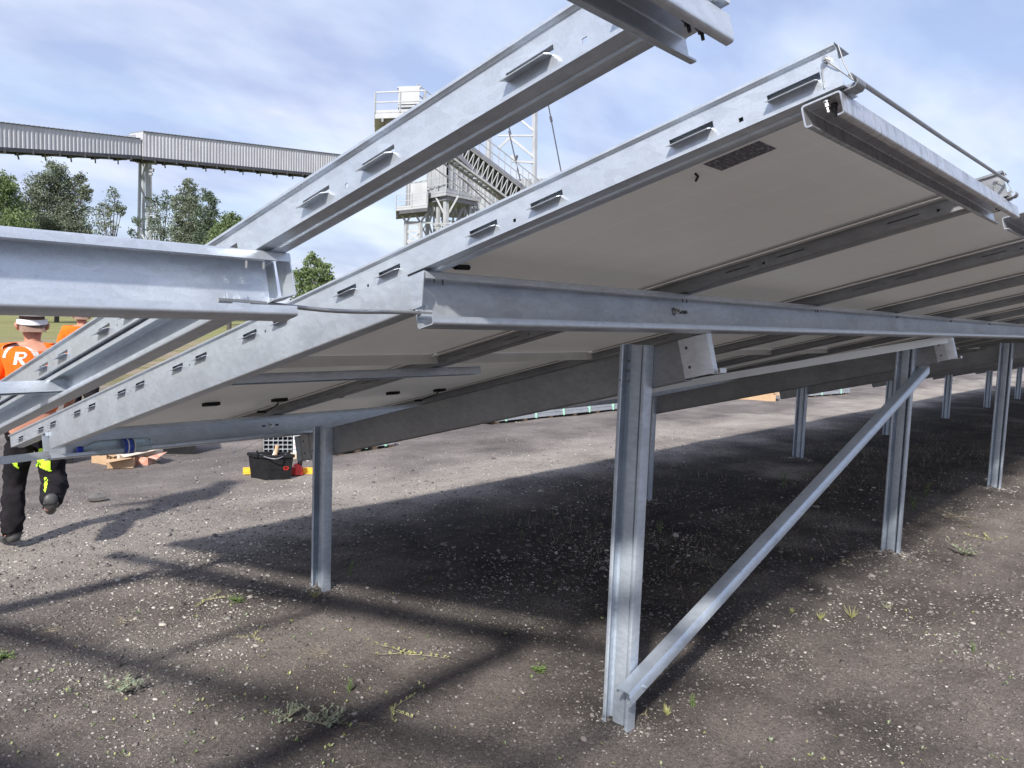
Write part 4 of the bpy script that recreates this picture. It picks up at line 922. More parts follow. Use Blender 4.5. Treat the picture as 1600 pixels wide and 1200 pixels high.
    tro = skin_mesh('trousers', trj, chain('p', 'hL', 'kL', 'mL', 'aL')+chain('p', 'hR', 'kR', 'mR', 'aR'), 'p', M['trouser'], root, sub=3, mod=warp_fold(.022, 11, 5))
    for an, to in ((ankL, toeL), (ankR, toeR)):
        an_, to_ = Vector(an), Vector(to); dr = (to_-an_).normalized(); f = Vector((to_.x-an_.x, to_.y-an_.y, 0)).normalized()
        if walk and an is ankR:
            J2 = {'a': (tuple(an_+Vector((0, .03, 0))), .050), 'h': (tuple(an_+Vector((0, -.05, .02))), .042), 'm': (tuple(an_+Vector((0, .0, -.05))), .040), 't': (tuple(an_+Vector((0, .09, -.10))), .036)}
        else: J2 = {'a': (tuple(an_+Vector((0, 0, .05))), .058), 'h': (tuple(an_-f*.06+Vector((0, 0, -.042))), (.045, .042)), 'm': (tuple(an_+f*.07+Vector((0, 0, -.042))), (.046, .042)), 't': (tuple(an_+f*.17+Vector((0, 0, -.052))), (.046, .032))}
        skin_mesh('boot', J2, [('h', 'a'), ('a', 'm'), ('m', 't'), ('h', 'm')][:3], 'a', M['boot'], root)
    # helmet: shell, brim and head band
    b = MB(); n = 28; rings = []
    for k in range(8):
        t = k/7*PI/2; r_ = math.cos(t); rings.append([Vector((c+math.cos(q)*.118*r_, .01+math.sin(q)*.142*r_, 1.695+math.sin(t)*.105)) for q in [2*PI*i/n for i in range(n)]])
    o0 = len(b.v)
    for g in rings: b.v += g
    for k in range(7):
        for i in range(n): b.f.append((o0+k*n+i, o0+k*n+(i+1) % n, o0+(k+1)*n+(i+1) % n, o0+(k+1)*n+i)); b.m.append(0)
    br = [Vector((c+math.cos(q)*.128, .01+math.sin(q)*.155+(.05*max(0, math.sin(q))), 1.690)) for q in [2*PI*i/n for i in range(n)]]
    o1 = len(b.v); b.v += [v+Zu*.004 for v in br]+[v-Zu*.004 for v in br]
    for i in range(n):
        j_ = (i+1) % n; b.f += [(o0+i, o1+i, o1+j_, o0+j_), (o1+i, o1+n+i, o1+n+j_, o1+j_), (o1+n+i, o0+i, o0+j_, o1+n+j_)]; b.m += [0]*3
    hel = b.build('helmet', M['hat'], root)
    b = MB(); b.sheet([(math.cos(q)*.094, .006+math.sin(q)*.110) for q in [PI*(1+i/14) for i in range(15)]], .004, lambda u, v, w: Vector((c+u, v, w+.10*v+.006)), 1.625, 1.662)
    b.build('head_band', M['hat'], hel)
    return root, body, shirt, tro, c
def wrap(shirt, polys, z_off, name, mat_, parent, sub=10, ydir=1):
    """lay a flat drawing (x, z polygons) on the surface of a garment seen from behind"""
    dg = bpy.context.evaluated_depsgraph_get()
    bvh = BVHTree.FromPolygons([v.co.copy() for v in shirt.data.vertices], [tuple(p.vertices) for p in shirt.data.polygons])
    b = MB()
    for poly in polys:
        vs = []
        for x, z in poly:
            h = bvh.ray_cast(Vector((x, -1, z)), Vector((0, 1, 0))); y = h[0].y if h[0] else 0
            vs.append(Vector((x, y-z_off, z)))
        n = len(vs); b.add(vs+[v+Vector((0, .003, 0)) for v in vs], [tuple(range(n)), tuple(n+i for i in reversed(range(n)))]+[(i, n+i, n+(i+1) % n, (i+1) % n) for i in range(n)])
    return b.build(name, mat_, parent, smooth=False)
def grid_polys(inside, x0, x1, z0, z1, st):
    out = []; x = x0
    while x < x1:
        z = z0
        while z < z1:
            if inside(x+st/2, z+st/2): out.append([(x, z), (x+st, z), (x+st, z+st), (x, z+st)])
            z += st
        x += st
    return out
P1 = Vector((1.64, 6.302, 0))
pr, body, shirt, tro, c = person(P1, 'worker in orange shirt and white helmet walking away with one boot lifted')
def inR(x, z):                       # slanted bold letter R in its own 0..1 box
    u, v = (x-.005)/.078, (z-1.345)/.090
    u -= v*.22
    if not (-.05 <= v <= 1.0): return False
    st = .27
    if v < 0: return False
    if 0 <= u <= st: return True
    if v > .42:
        cy, cx = .71, .48; du, dv = (u-cx)/.42, (v-cy)/.29
        r = du*du+dv*dv
        if u < cx and (v > .84 or .42 < v < .57): return u >= 0
        return u >= cx and r <= 1.02 and not (abs(u-cx) < .20 and abs(v-cy) < .12)
    k = .42+(.42-v)*.9
    return abs(u-k) < .17
wrap(shirt, grid_polys(inR, -.01, .13, 1.33, 1.45, .0045), .003, 'letter_mark', M['reflect'], shirt)
def inArc(x, z):
    dx_, dz_ = x-.050, z-1.385; r = math.hypot(dx_, dz_); an = math.degrees(math.atan2(dz_, dx_))
    w_ = .008+.010*max(0, math.cos(math.radians(an-15)))
    return abs(r-.098) < w_ and (-50 < an < 178) and not (8 < an < 12 or -12 < an < -9)
wrap(shirt, grid_polys(inArc, -.06, .17, 1.26, 1.51, .0045), .0025, 'ring_mark', M['reflect'], shirt)
def band(z0, z1): return lambda x, z: z0 < z < z1
wrap(shirt, [[(c-.17+.01*i, z), (c-.16+.01*i, z), (c-.16+.01*i, z+.0245), (c-.17+.01*i, z+.0245)] for i in range(34) for z in (1.035, 1.060)], .0025, 'reflective_band', M['reflect'], shirt)
def tri(pts):
    def f(x, z):
        s_ = None
        for i in range(len(pts)):
            (x0, z0), (x1, z1) = pts[i], pts[(i+1) % len(pts)]
            k = (x1-x0)*(z-z0)-(z1-z0)*(x-x0)
            if s_ is None: s_ = k > 0
            elif (k > 0) != s_: return False
        return True
    return f
wrap(tro, grid_polys(tri([(.150, .74), (.205, .74), (.225, .56), (.135, .60)]), .10, .24, .5, .8, .008), .006, 'hi_vis_pocket', M['hivis'], tro)
wrap(tro, grid_polys(tri([(-.03, .70), (.01, .66), (.03, .58), (-.02, .64)]), -.06, .06, .5, .76, .008), .006, 'hi_vis_pocket', M['hivis'], tro)
wrap(tro, grid_polys(tri([(.200, .52), (.185, .52), (.17, .475), (.178, .468)]), .14, .23, .4, .56, .005), .006, 'hi_vis_flash', M['hivis'], tro)
P2 = Vector((3.569, 10.726, 0))
pr2, b2, s2, t2, _ = person(P2, 'second orange-shirted worker half hidden behind the bare rack rails', walk=False)
# ------------------------------------------------------------------ loose things on the site
def bottle():
    root = empty('water_bottle', TF(1.65, 4.62, -.018), 'clear plastic water bottle with blue cap and label lying in the low purlin', 'bottle'); G = Loc(root)
    m = bpy.data.materials.new('clear_plastic'); m.use_nodes = True; b_ = m.node_tree.nodes['Principled BSDF']
    b_.inputs['Base Color'].default_value = (.85, .93, .95, 1); b_.inputs['Roughness'].default_value = .06; b_.inputs['Transmission Weight'].default_value = .9; b_.inputs['IOR'].default_value = 1.15
    n = m.node_tree.nodes.new('ShaderNodeTexNoise'); n.inputs['Scale'].default_value = 45; bp = m.node_tree.nodes.new('ShaderNodeBump'); bp.inputs['Strength'].default_value = .35; m.node_tree.links.new(n.outputs[0], bp.inputs['Height']); m.node_tree.links.new(bp.outputs[0], b_.inputs['Normal'])
    blue = mat('blue_cap', (.01, .03, .45), .35, 0, var=(.02, .05, .5), scale=10); lab = mat('blue_bottle_label', (.02, .06, .38), .4, 0, var=(.03, .09, .45), scale=15)
    A = TF(1.455, 4.610, .034); B = TF(1.835, 4.603, .026); d = (B-A).normalized(); L = (B-A).length
    def rings(prof, nm, mm):
        b = MB(); b.tube([A+d*(L*t) for t, _ in prof], [r for _, r in prof], 20); G.part(b, nm, mm)
    rings([(.055, .012), (.10, .013), (.13, .018), (.22, .036), (.30, .0415), (.42, .0405), (.44, .042), (.64, .042), (.66, .040), (.74, .0415), (.80, .039), (.86, .0415), (.93, .0405), (.985, .034), (1.0, .02)], 'bottle_body', m)
    rings([(0, .0165), (.004, .0175), (.06, .0175), (.066, .016)], 'cap', blue)
    rings([(.60, .0428), (.64, .0430), (.68, .0430), (.72, .0424)], 'label', lab)
    b = MB(); b.tube([A+d*L*.645, A+d*L*.665], .0434, 20); b.tube([A+d*L*.735, A+d*L*.75], .0428, 20)
    G.part(b, 'label_stripe', M['hat'])
bottle()
def crate():
    c0 = gp(420, 748); root = empty('storage_crate', (c0.x, c0.y, 0), 'black plastic tub with bent wire handle and wooden tool handles sticking out', 'tub'); G = Loc(root)
    rt = Vector((CR.x, CR.y, 0)).normalized(); ca = math.radians(22); ux = (rt*math.cos(ca)+Vector((-rt.y, rt.x, 0))*math.sin(ca)); uy = Vector((-ux.y, ux.x, 0))
    corner = gp(416, 752)
    ax, ay = ux*.265, (uy*math.cos(math.radians(38))-ux*math.sin(math.radians(38)))*.26*1.0
    def q(u, v, z, g=0): return corner+ax*(u+(u-.5)*g)+ay*(v+(v-.5)*g)+Zu*z
    b = MB()
    lo, hi, th = 0, .23, .03
    P_ = [q(*uv, 0, -.10) for uv in ((0, 0), (1, 0), (1, 1), (0, 1))]; Q_ = [q(*uv, .27, .04) for uv in ((0, 0), (1, 0), (1, 1), (0, 1))]; I_ = [q(*uv, .27, -.02) for uv in ((0, 0), (1, 0), (1, 1), (0, 1))]; K_ = [q(*uv, .02, -.16) for uv in ((0, 0), (1, 0), (1, 1), (0, 1))]
    vs = P_+Q_+I_+K_; fs = [(3, 2, 1, 0), (12, 13, 14, 15)]
    for i in range(4): j = (i+1) % 4; fs += [(i, j, 4+j, 4+i), (4+i, 4+j, 8+j, 8+i), (8+i, 8+j, 12+j, 12+i)]
    b.add(vs, fs)
    for i in range(4): j = (i+1) % 4; b.beam(Q_[i]-Zu*.012, Q_[j]-Zu*.012, .035, .03)
    for i in range(4): j = (i+1) % 4; b.beam(P_[i].lerp(Q_[i], .45), P_[j].lerp(Q_[j], .45), .008, .006)
    G.part(b, 'tub', M['plastic'], smooth=False)
    for u, v in ((-.06, .5), (1.06, .5)): b = MB(); p = q(u, v, .262); b.beam(p-ay*.18, p+ay*.18, .05, .035); b.beam(p-ay*.16+Zu*.0, p-ay*.16+Zu*.05-ax*(.08 if u < 0 else -.08), .02, .02); G.part(b, 'grip', M['plastic'], smooth=False)
    b = MB(); a, e = q(-.02, .35, .272), q(1.02, .35, .272)
    b.tube([a.lerp(e, t/12)-uy*.17*math.sin(PI*t/12)-Zu*.02*math.sin(PI*t/12) for t in range(13)], .006, 6); G.part(b, 'wire_handle', M['bolt'])
    red = mat('red_badge', (.65, .03, .02), .4, 0, var=(.7, .05, .03), scale=30)
    b = MB(); cen = [(.76+.10*math.cos(t), .13+.018*math.sin(t)) for t in [2*PI*i/20 for i in range(21)]]
    pts = [q(u, 0, z, -.10+.14*z/.23)-uy*.004 for u, z in cen]; b.tube(pts, .0025, 5, caps=False)
    pts = [q(.69+.14*t, 0, .13+(.005 if i % 2 else -.005), -.10+.14*.13/.23)-uy*.004 for i, t in enumerate(np.linspace(0, 1, 9))]; b.tube(pts, .002, 4)
    G.part(b, 'badge', red)
    wood = mat('worn_wood', (.42, .28, .16), .7, 0, var=(.55, .40, .26), scale=14)
    h = empty('hammer', q(.6, .5, .04), 'wooden hammer handle leaning out of the black tub', 'hammer'); H = Loc(h)
    b = MB(); b.tube([q(.52, .45, .05), q(.68, .5, .25), q(.76, .52, .36)], [.013, .018, .022], 8); H.part(b, 'handle', wood)
    b = MB(); b.beam(q(.45, .45, .05), q(.58, .45, .04), .03); H.part(b, 'head', M['dark'])
    h = MB(); h.tube([q(.42, .5, .05), q(.62, .55, .24), q(.80, .6, .33)], [.012, .016, .014], 8); o = h.build('white_pole_grip', mat('pale_plastic', (.75, .72, .66), .5, 0, var=(.65, .62, .56), scale=12), origin=q(.42, .5, .05)); o.name = 'tool_grip'; tag(o, 'pale tool grip beside the wooden handle in the black tub', 'tool')
crate()
def drill():
    p = gp(465, 745); root = empty('cordless_tool', (p.x, p.y, 0), 'red cordless tool standing on the ground right of the black tub', 'power tool'); G = Loc(root)
    red = mat('red_tool_plastic', (.55, .02, .02), .4, 0, var=(.65, .04, .03), scale=12)
    rt = Vector((CR.x, CR.y, 0)).normalized(); dp = Vector((-rt.y, rt.x, 0)); F_ = lambda a, b_, z: p+rt*a+dp*b_+Zu*z
    b = MB(); b.tube([F_(-.06, .2, .30), F_(-.02, .18, .315), F_(.05, .14, .30), F_(.085, .12, .275)], [.035, .05, .05, .03], 12); G.part(b, 'motor_body', red)
    b = MB(); b.tube([F_(0, .14, .28), F_(.01, .10, .20), F_(.0, .06, .10)], [.028, .022, .026], 10); G.part(b, 'grip', M['plastic'])
    b = MB(); b.tube([F_(-.02, .05, .02), F_(-.02, .05, .10)], [.075, .06], 6); b.tube([F_(-.02, .05, .10), F_(-.01, .05, .13)], [.05, .03], 8); G.part(b, 'battery', red)
    b = MB(); b.tube([F_(.085, .12, .275), F_(.085, .10, .18)], [.022, .018], 8); b.tube([F_(.08, .10, .20), F_(.07, .09, .16)], .03, 8); G.part(b, 'chuck', M['hat'])
drill()
yl = mat('yellow_level', (.85, .42, .03), .5, 0, var=(.9, .5, .05), scale=12)
b = MB(); a, e = gp(380, 742), gp(492, 742); b.beam(a+Zu*.045, e+Zu*.045, .03, .07); b.beam(a+Zu*.045, e+Zu*.045, .034, .03, mi=0); o = b.build('spirit_level', yl, origin=(a+e)/2); tag(o, 'yellow spirit level lying on the ground behind the black tub', 'level')
def card(name, x, y, w_, d_, h_, rz, label, open_=False, m=None, mm=None):
    p = gp(x, y); m = m or M['card']; b = MB(); cz, sz = math.cos(rz), math.sin(rz)
    F_ = lambda q: p+Vector((q.x*cz-q.y*sz, q.x*sz+q.y*cz, q.z))
    b.box((-w_/2, -d_/2, 0), (w_/2, -d_/2+.006, h_), M=F_); b.box((-w_/2, d_/2-.006, 0), (w_/2, d_/2, h_*.9), M=F_); b.box((-w_/2, -d_/2+.006, 0), (-w_/2+.006, d_/2-.006, h_), M=F_); b.box((w_/2-.006, -d_/2+.006, 0), (w_/2, d_/2-.006, h_*.95), M=F_)
    b.box((-w_/2+.006, -d_/2+.006, 0), (w_/2-.006, d_/2-.006, .006), M=F_)
    for s_ in (-1, 1):
        b.hexa([F_(Vector(v)) for v in ((-w_/2, s_*d_/2, h_), (w_/2, s_*d_/2, h_), (w_/2, s_*(d_/2+.12), h_+.03), (-w_/2, s_*(d_/2+.10), h_-.02), (-w_/2, s_*d_/2, h_+.005), (w_/2, s_*d_/2, h_+.005), (w_/2, s_*(d_/2+.12), h_+.035), (-w_/2, s_*(d_/2+.10), h_-.015))])
    o = b.build(name, m, origin=p, smooth=False); return tag(o, label, 'cardboard')
M['card'] = mat('brown_cardboard', (.36, .24, .14), .8, 0, var=(.46, .32, .20), scale=9)
M['card2'] = mat('white_printed_card', (.62, .56, .48), .7, 0, var=(.5, .42, .34), scale=12)
card('cardboard_box', 172, 722, .30, .22, .12, .4, 'torn brown cardboard box, leftmost of the packaging on the ground')
card('cardboard_box', 190, 729, .26, .20, .10, -.5, 'crushed open cardboard box lying in front of the other packaging')
card('cardboard_box', 207, 722, .42, .26, .13, .1, 'pale printed cardboard box in the middle of the packaging', m=M['card2'])
card('cardboard_box', 226, 724, .20, .18, .09, .7, 'small red-brown carton at the right end of the packaging', m=mat('red_brown_card', (.40, .15, .09), .8, 0, var=(.62, .42, .34), scale=14))
b = MB(); p = gp(238, 722)
for k in range(4):
    q = p+Vector((random.uniform(-.12, .1), random.uniform(-.08, .08), .02+.02*k)); an = random.uniform(0, 3); d_ = Vector((math.cos(an), math.sin(an), random.uniform(-.3, .4)))*.07; n_ = Vector((-d_.y, d_.x, .02))*.7
    b.hexa([q-d_-n_, q+d_-n_, q+d_+n_, q-d_+n_+Zu*.02, q-d_-n_+Zu*.004, q+d_-n_+Zu*.004, q+d_+n_+Zu*.004, q-d_+n_+Zu*.024])
o = b.build('paper_scraps', M['card2'], origin=p, smooth=False); tag(o, 'crumpled white and pink paper scraps beside the red-brown carton', 'scraps')
o = card('cardboard_box', 1180, 624, .55, .9, .16, .5, 'lone tan cardboard box far off on the grey track'); 
def blackbox(x0, x1, y, h_, label):
    a, e = gp(x0, y), gp(x1, y); n_ = away((a+e)/2)*.45; root = empty('equipment_case', (a+e)/2, label, 'case'); G = Loc(root); b = MB()
    i_ = (e-a)*.06
    b.hexa([a+i_, e-i_, e-i_+n_, a+i_+n_, a+Zu*h_, e+Zu*h_, e+n_+Zu*h_, a+n_+Zu*h_]); G.part(b, 'case_body', M['plastic'], smooth=False)
    b = MB(); b.hexa([a-i_*.3+Zu*h_, e+i_*.3+Zu*h_, e+i_*.3+n_+Zu*h_, a-i_*.3+n_+Zu*h_, a+Zu*(h_+.05), e+Zu*(h_+.05), e+n_+Zu*(h_+.05), a+n_+Zu*(h_+.05)]); G.part(b, 'lid', M['plastic'], smooth=False)
blackbox(252, 308, 709, .30, 'low black plastic case under the low purlin right of the packaging')
blackbox(74, 116, 725, .26, 'black plastic case partly hidden beside the walking worker')
# crate of stacked steel profiles (open C ends facing the camera)
def stack_end():
    a, e = gp(412, 716), gp(464, 716); rt = (e-a).normalized(); dp = away(a)*1.0; root = empty('profile_stack', (a+e)/2, 'square bundle of stacked steel profiles with open ends behind the black tub', 'profile bundle'); G = Loc(root)
    w_ = (e-a).length; nx, nz = 6, 8; b = MB(); cw, ch = w_*.86/nx, .052
    for i in range(nx):
        for k in range(nz):
            o_ = a+rt*(cw*i)+Zu*(.06+ch*k)
            b.sheet([(cw*.92, ch*.30), (cw*.92, 0), (.0, 0), (0, ch*.92), (cw*.92, ch*.92), (cw*.92, ch*.65)], .006, lambda u, v, w: o_+rt*u+Zu*v+dp*w, 0, 1.8)
    G.part(b, 'open_profiles', M['zinc'], smooth=False)
    b = MB()
    for k in range(7): o_ = a+rt*w_*.88+Zu*(.05+.063*k); b.box((0, 0, 0), (1, 1, 1), M=lambda q: o_+rt*(q.x*w_*.22)+dp*q.y*1.8+Zu*q.z*.055)
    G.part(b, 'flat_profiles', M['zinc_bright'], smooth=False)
    pw = mat('pallet_wood', (.38, .30, .20), .8, 0, var=(.5, .42, .3), scale=10)
    for f_ in (0, 1.5): b = MB(); b.beam(a+dp*f_+Zu*.03, e+dp*f_+Zu*.03, .10, .06); G.part(b, 'timber_bearer', pw, smooth=False)
stack_end()
M['strapg'] = mat('pale_green_strap', (.30, .55, .42), .5, 0, var=(.35, .6, .48), scale=10)
def bundle(x0, y0, x1, y1, hgt, wid, nl, label, straps=3):
    a, e = gp(x0, y0), gp(x1, y1); d = (e-a).normalized(); n_ = Vector((-d.y, d.x, 0)); n_ = n_ if n_.dot(a) > 0 else -n_
    root = empty('profile_bundle', (a+e)/2, label, 'profile bundle', 'steel bundles lying beyond the track'); G = Loc(root); L = (e-a).length
    b = MB()
    for k in range(nl): z = .045+hgt*k/nl; b.box((0, 0, 0), (1, 1, 1), M=lambda q: a+d*(q.x*L+.02*(k % 2))+n_*(q.y*wid+.012*(k % 2))+Zu*(z+q.z*(hgt/nl-.006)))
    G.part(b, 'profiles', M['zinc'], smooth=False)
    for k in range(straps): b = MB(); p = a+d*L*(k+.5)/straps; b.box((0, 0, 0), (1, 1, 1), M=lambda q: p+d*q.x*.03+n_*(-.012+q.y*(wid+.03))+Zu*(.035+q.z*(hgt+.03))); G.part(b, 'strap', M['strapg'], smooth=False)
    for k in range(straps+1): b = MB(); p = a+d*L*(k+.25)/(straps+.5); b.box((0, 0, 0), (1, 1, 1), M=lambda q: p+d*q.x*.09+n_*(.03+q.y*(wid-.06))+Zu*(q.z*.040)); G.part(b, 'timber_bearer', M['card'], smooth=False)
bundle(765, 664, 975, 641, .26, .9, 4, 'long low bundle of pale steel profiles seen between the first two posts', 5)
bundle(522, 712, 616, 699, .10, .8, 2, 'thin bundle with green bearer under the first rafter', 3)
bundle(1268, 621, 1328, 616, .34, 1.2, 4, 'strapped bundle of profiles beside the far low post', 2)
b = MB(); b.tube([gp(364, 708)+Zu*.01, gp(380, 697)+Zu*.16, gp(401, 684)+Zu*.30], .006, 6); o = b.build('wire_rod', M['zinc_dark'], origin=gp(364, 708)); tag(o, 'thin grey rod slanting up from the ground left of the black tub', 'rod')
b = MB(); p = gp(150, 783)
r_ = np.random.default_rng(3)
for k in range(1):
    vs = []; n = 9
    for i in range(6):
        t = -PI/2+PI*i/5
        for j in range(n): a = 2*PI*j/n; f = 1+.18*r_.normal(); vs.append(p+Vector((math.cos(a)*math.cos(t)*.075*f, math.sin(a)*math.cos(t)*.06*f, .03+math.sin(t)*.045)))
    b.add(vs, [(i*n+j, i*n+(j+1) % n, (i+1)*n+(j+1) % n, (i+1)*n+j) for i in range(5) for j in range(n)])
M['stone_d'] = mat('dark_stone', (.09, .085, .085), .85, 0, var=(.17, .16, .155), scale=14, bump=.5, bscale=60)
o = b.build('stone', M['stone_d'], origin=p, angle=25); tag(o, 'fist-sized dark stone alone on the ground right of the walking boots', 'stone')
# ------------------------------------------------------------------ loose stones (uncountable)
def ico():
    t = (1+5**.5)/2; v = np.array([(-1, t, 0), (1, t, 0), (-1, -t, 0), (1, -t, 0), (0, -1, t), (0, 1, t), (0, -1, -t), (0, 1, -t), (t, 0, -1), (t, 0, 1), (-t, 0, -1), (-t, 0, 1)], float); v /= np.linalg.norm(v[0])
    f = np.array([(0, 11, 5), (0, 5, 1), (0, 1, 7), (0, 7, 10), (0, 10, 11), (1, 5, 9), (5, 11, 4), (11, 10, 2), (10, 7, 6), (7, 1, 8), (3, 9, 4), (3, 4, 2), (3, 2, 6), (3, 6, 8), (3, 8, 9), (4, 9, 5), (2, 4, 11), (6, 2, 10), (8, 6, 7), (9, 8, 1)])
    return v, f
IV, IF = ico()
def patch(x, y):
    return mnoise.noise(Vector((x*.62+4.2, y*.62+1.3, 0)))*1.0+mnoise.noise(Vector((x*1.9, y*1.9, 5)))*.5
def samples(n, near=1.6, far=14):
    """points on the visible ground, evenly spread over the picture rather than over the land"""
    out = []
    while len(out) < n:
        x = random.uniform(-60, 1660); y = random.uniform(560, 1260)
        p = gp(x, y)
        if p.z > 1 or not (near < math.hypot(p.x, p.y) < far): continue
        out.append(p)
    return out
def stones(name, n, size, dens, label_mat, far=14, near=1.6, flat=.6):
    pts = []
    for p in samples(n*3, near, far):
        if len(pts) >= n: break
        if random.random() < dens(p.x, p.y): pts.append(p)
    if near < 1.7 and size < .009:      # grit heaped against the post feet
        for px_ in (2.79, 6.59, 10.39):
            for py_ in (1.84, 4.165):
                for _ in range(260):
                    a = random.uniform(0, 6.28); r_ = abs(random.gauss(0, .075))+.03
                    pts.append(Vector((px_+math.cos(a)*r_, py_+math.sin(a)*r_*1.3, 0)))
    V_ = np.zeros((len(pts), 12, 3))
    for i, p in enumerate(pts):
        s_ = size*math.exp(random.gauss(0, .5))*max(.42, min(1, math.hypot(p.x, p.y)/6)); sc = np.array([s_*random.uniform(.8, 1.5), s_*random.uniform(.7, 1.1), s_*flat*random.uniform(.6, 1.2)])
        a = random.uniform(0, 6.28); c_, sn = math.cos(a), math.sin(a)
        v = IV*sc*(1+rng.normal(size=(12, 1))*.24); v = np.stack([v[:, 0]*c_-v[:, 1]*sn, v[:, 0]*sn+v[:, 1]*c_, v[:, 2]], 1)
        V_[i] = v+np.array([p.x, p.y, gh(p.x, p.y)+sc[2]*.25])
    F_ = (IF[None]+np.arange(len(pts))[:, None, None]*12).reshape(-1)
    me = bpy.data.meshes.new(name); me.vertices.add(len(pts)*12); me.vertices.foreach_set('co', V_.ravel()); me.loops.add(len(F_)); me.loops.foreach_set('vertex_index', F_.astype(np.int32))
    me.polygons.add(len(F_)//3); me.polygons.foreach_set('loop_start', np.arange(0, len(F_), 3, dtype=np.int32)); me.update(calc_edges=True); me.materials.append(label_mat)
    o = bpy.data.objects.new(name, me); COL.objects.link(o); return o
def stonemat(name, c0, c1):
    m = mat(name, c0, .9, 0); t = m.node_tree; g = t.nodes.new('ShaderNodeNewGeometry'); r = t.nodes.new('ShaderNodeValToRGB')
    r.color_ramp.elements[0].color = (*c0, 1); r.color_ramp.elements[1].color = (*c1, 1); t.links.new(g.outputs['Random Per Island'], r.inputs[0]); t.links.new(r.outputs[0], t.nodes['Principled BSDF'].inputs['Base Color']); return m
def shade_zone(x, y): return 1.0
def d_pale(x, y):
    v = patch(x, y); k = .035+max(0, v-.02)*1.35
    d = math.hypot(x, y); k *= max(.30, min(1, (d-1.6)/3.2))
    if 5.0 < y < 7.0: k += .35
    if y > 7.5: k *= .35
    return min(1, k)
def d_dark(x, y): return (.5+.5*patch(x, y)*-1)*max(.15, min(1, (math.hypot(x, y)-1.8)/3)) if y < 7.5 else .25
tag(stones('pale_gravel', 42000, .0042, d_pale, stonemat('pale_gravel_stone', (.13, .122, .115), (.50, .47, .43))), 'small pale crushed stones strewn over the dark soil', 'gravel', kind='stuff')
tag(stones('dark_clods', 26000, .0060, d_dark, stonemat('dark_clod', (.07, .063, .063), (.20, .18, .172))), 'small dark clods and cinders on the soil', 'clods', kind='stuff')
tag(stones('pebbles', 160, .010, d_pale, stonemat('rounded_pebble', (.14, .13, .12), (.55, .52, .47)), flat=.7), 'larger rounded pebbles scattered among the grit', 'pebbles', kind='stuff')
# ------------------------------------------------------------------ weeds and dry grass
M['weed'] = mat('weed_leaf', (.08, .13, .035), .6, 0, var=(.17, .23, .08), scale=14)
M['weed_y'] = mat('yellowed_leaf', (.24, .25, .09), .65, 0, var=(.36, .36, .16), scale=14)
M['weed_g'] = mat('grey_green_leaf', (.16, .20, .13), .7, 0, var=(.28, .31, .22), scale=14)
M['straw'] = mat('dry_straw', (.28, .24, .17), .8, 0, var=(.42, .37, .27), scale=14)
M['rusty'] = mat('dry_red_stem', (.20, .13, .09), .8, 0, var=(.32, .22, .14), scale=14)
def leaf(b, p, d, l, w_, up=.3, mi=0):
    d = d.normalized(); s_ = d.cross(Zu).normalized()*w_/2; m1 = p+d*l*.5+Zu*l*up*.35; e = p+d*l+Zu*l*up*.1
    b.add([p, m1+s_, e, m1-s_, m1-Zu*w_*.18], [(0, 1, 4), (1, 2, 4), (2, 3, 4), (3, 0, 4)], mi)
def rd(e=0): a = random.uniform(0, 2*PI); return Vector((math.cos(a), math.sin(a), e))
def stem(b, p, d, l, r=.0015, mi=1, bend=.3):
    q = [p+d*l*t+rd()*l*bend*.15*t-Zu*bend*l*.25*t*t for t in (0, .33, .66, 1)]; b.tube(q, [r, r*.9, r*.7, r*.4], 4, mi, caps=False); return q
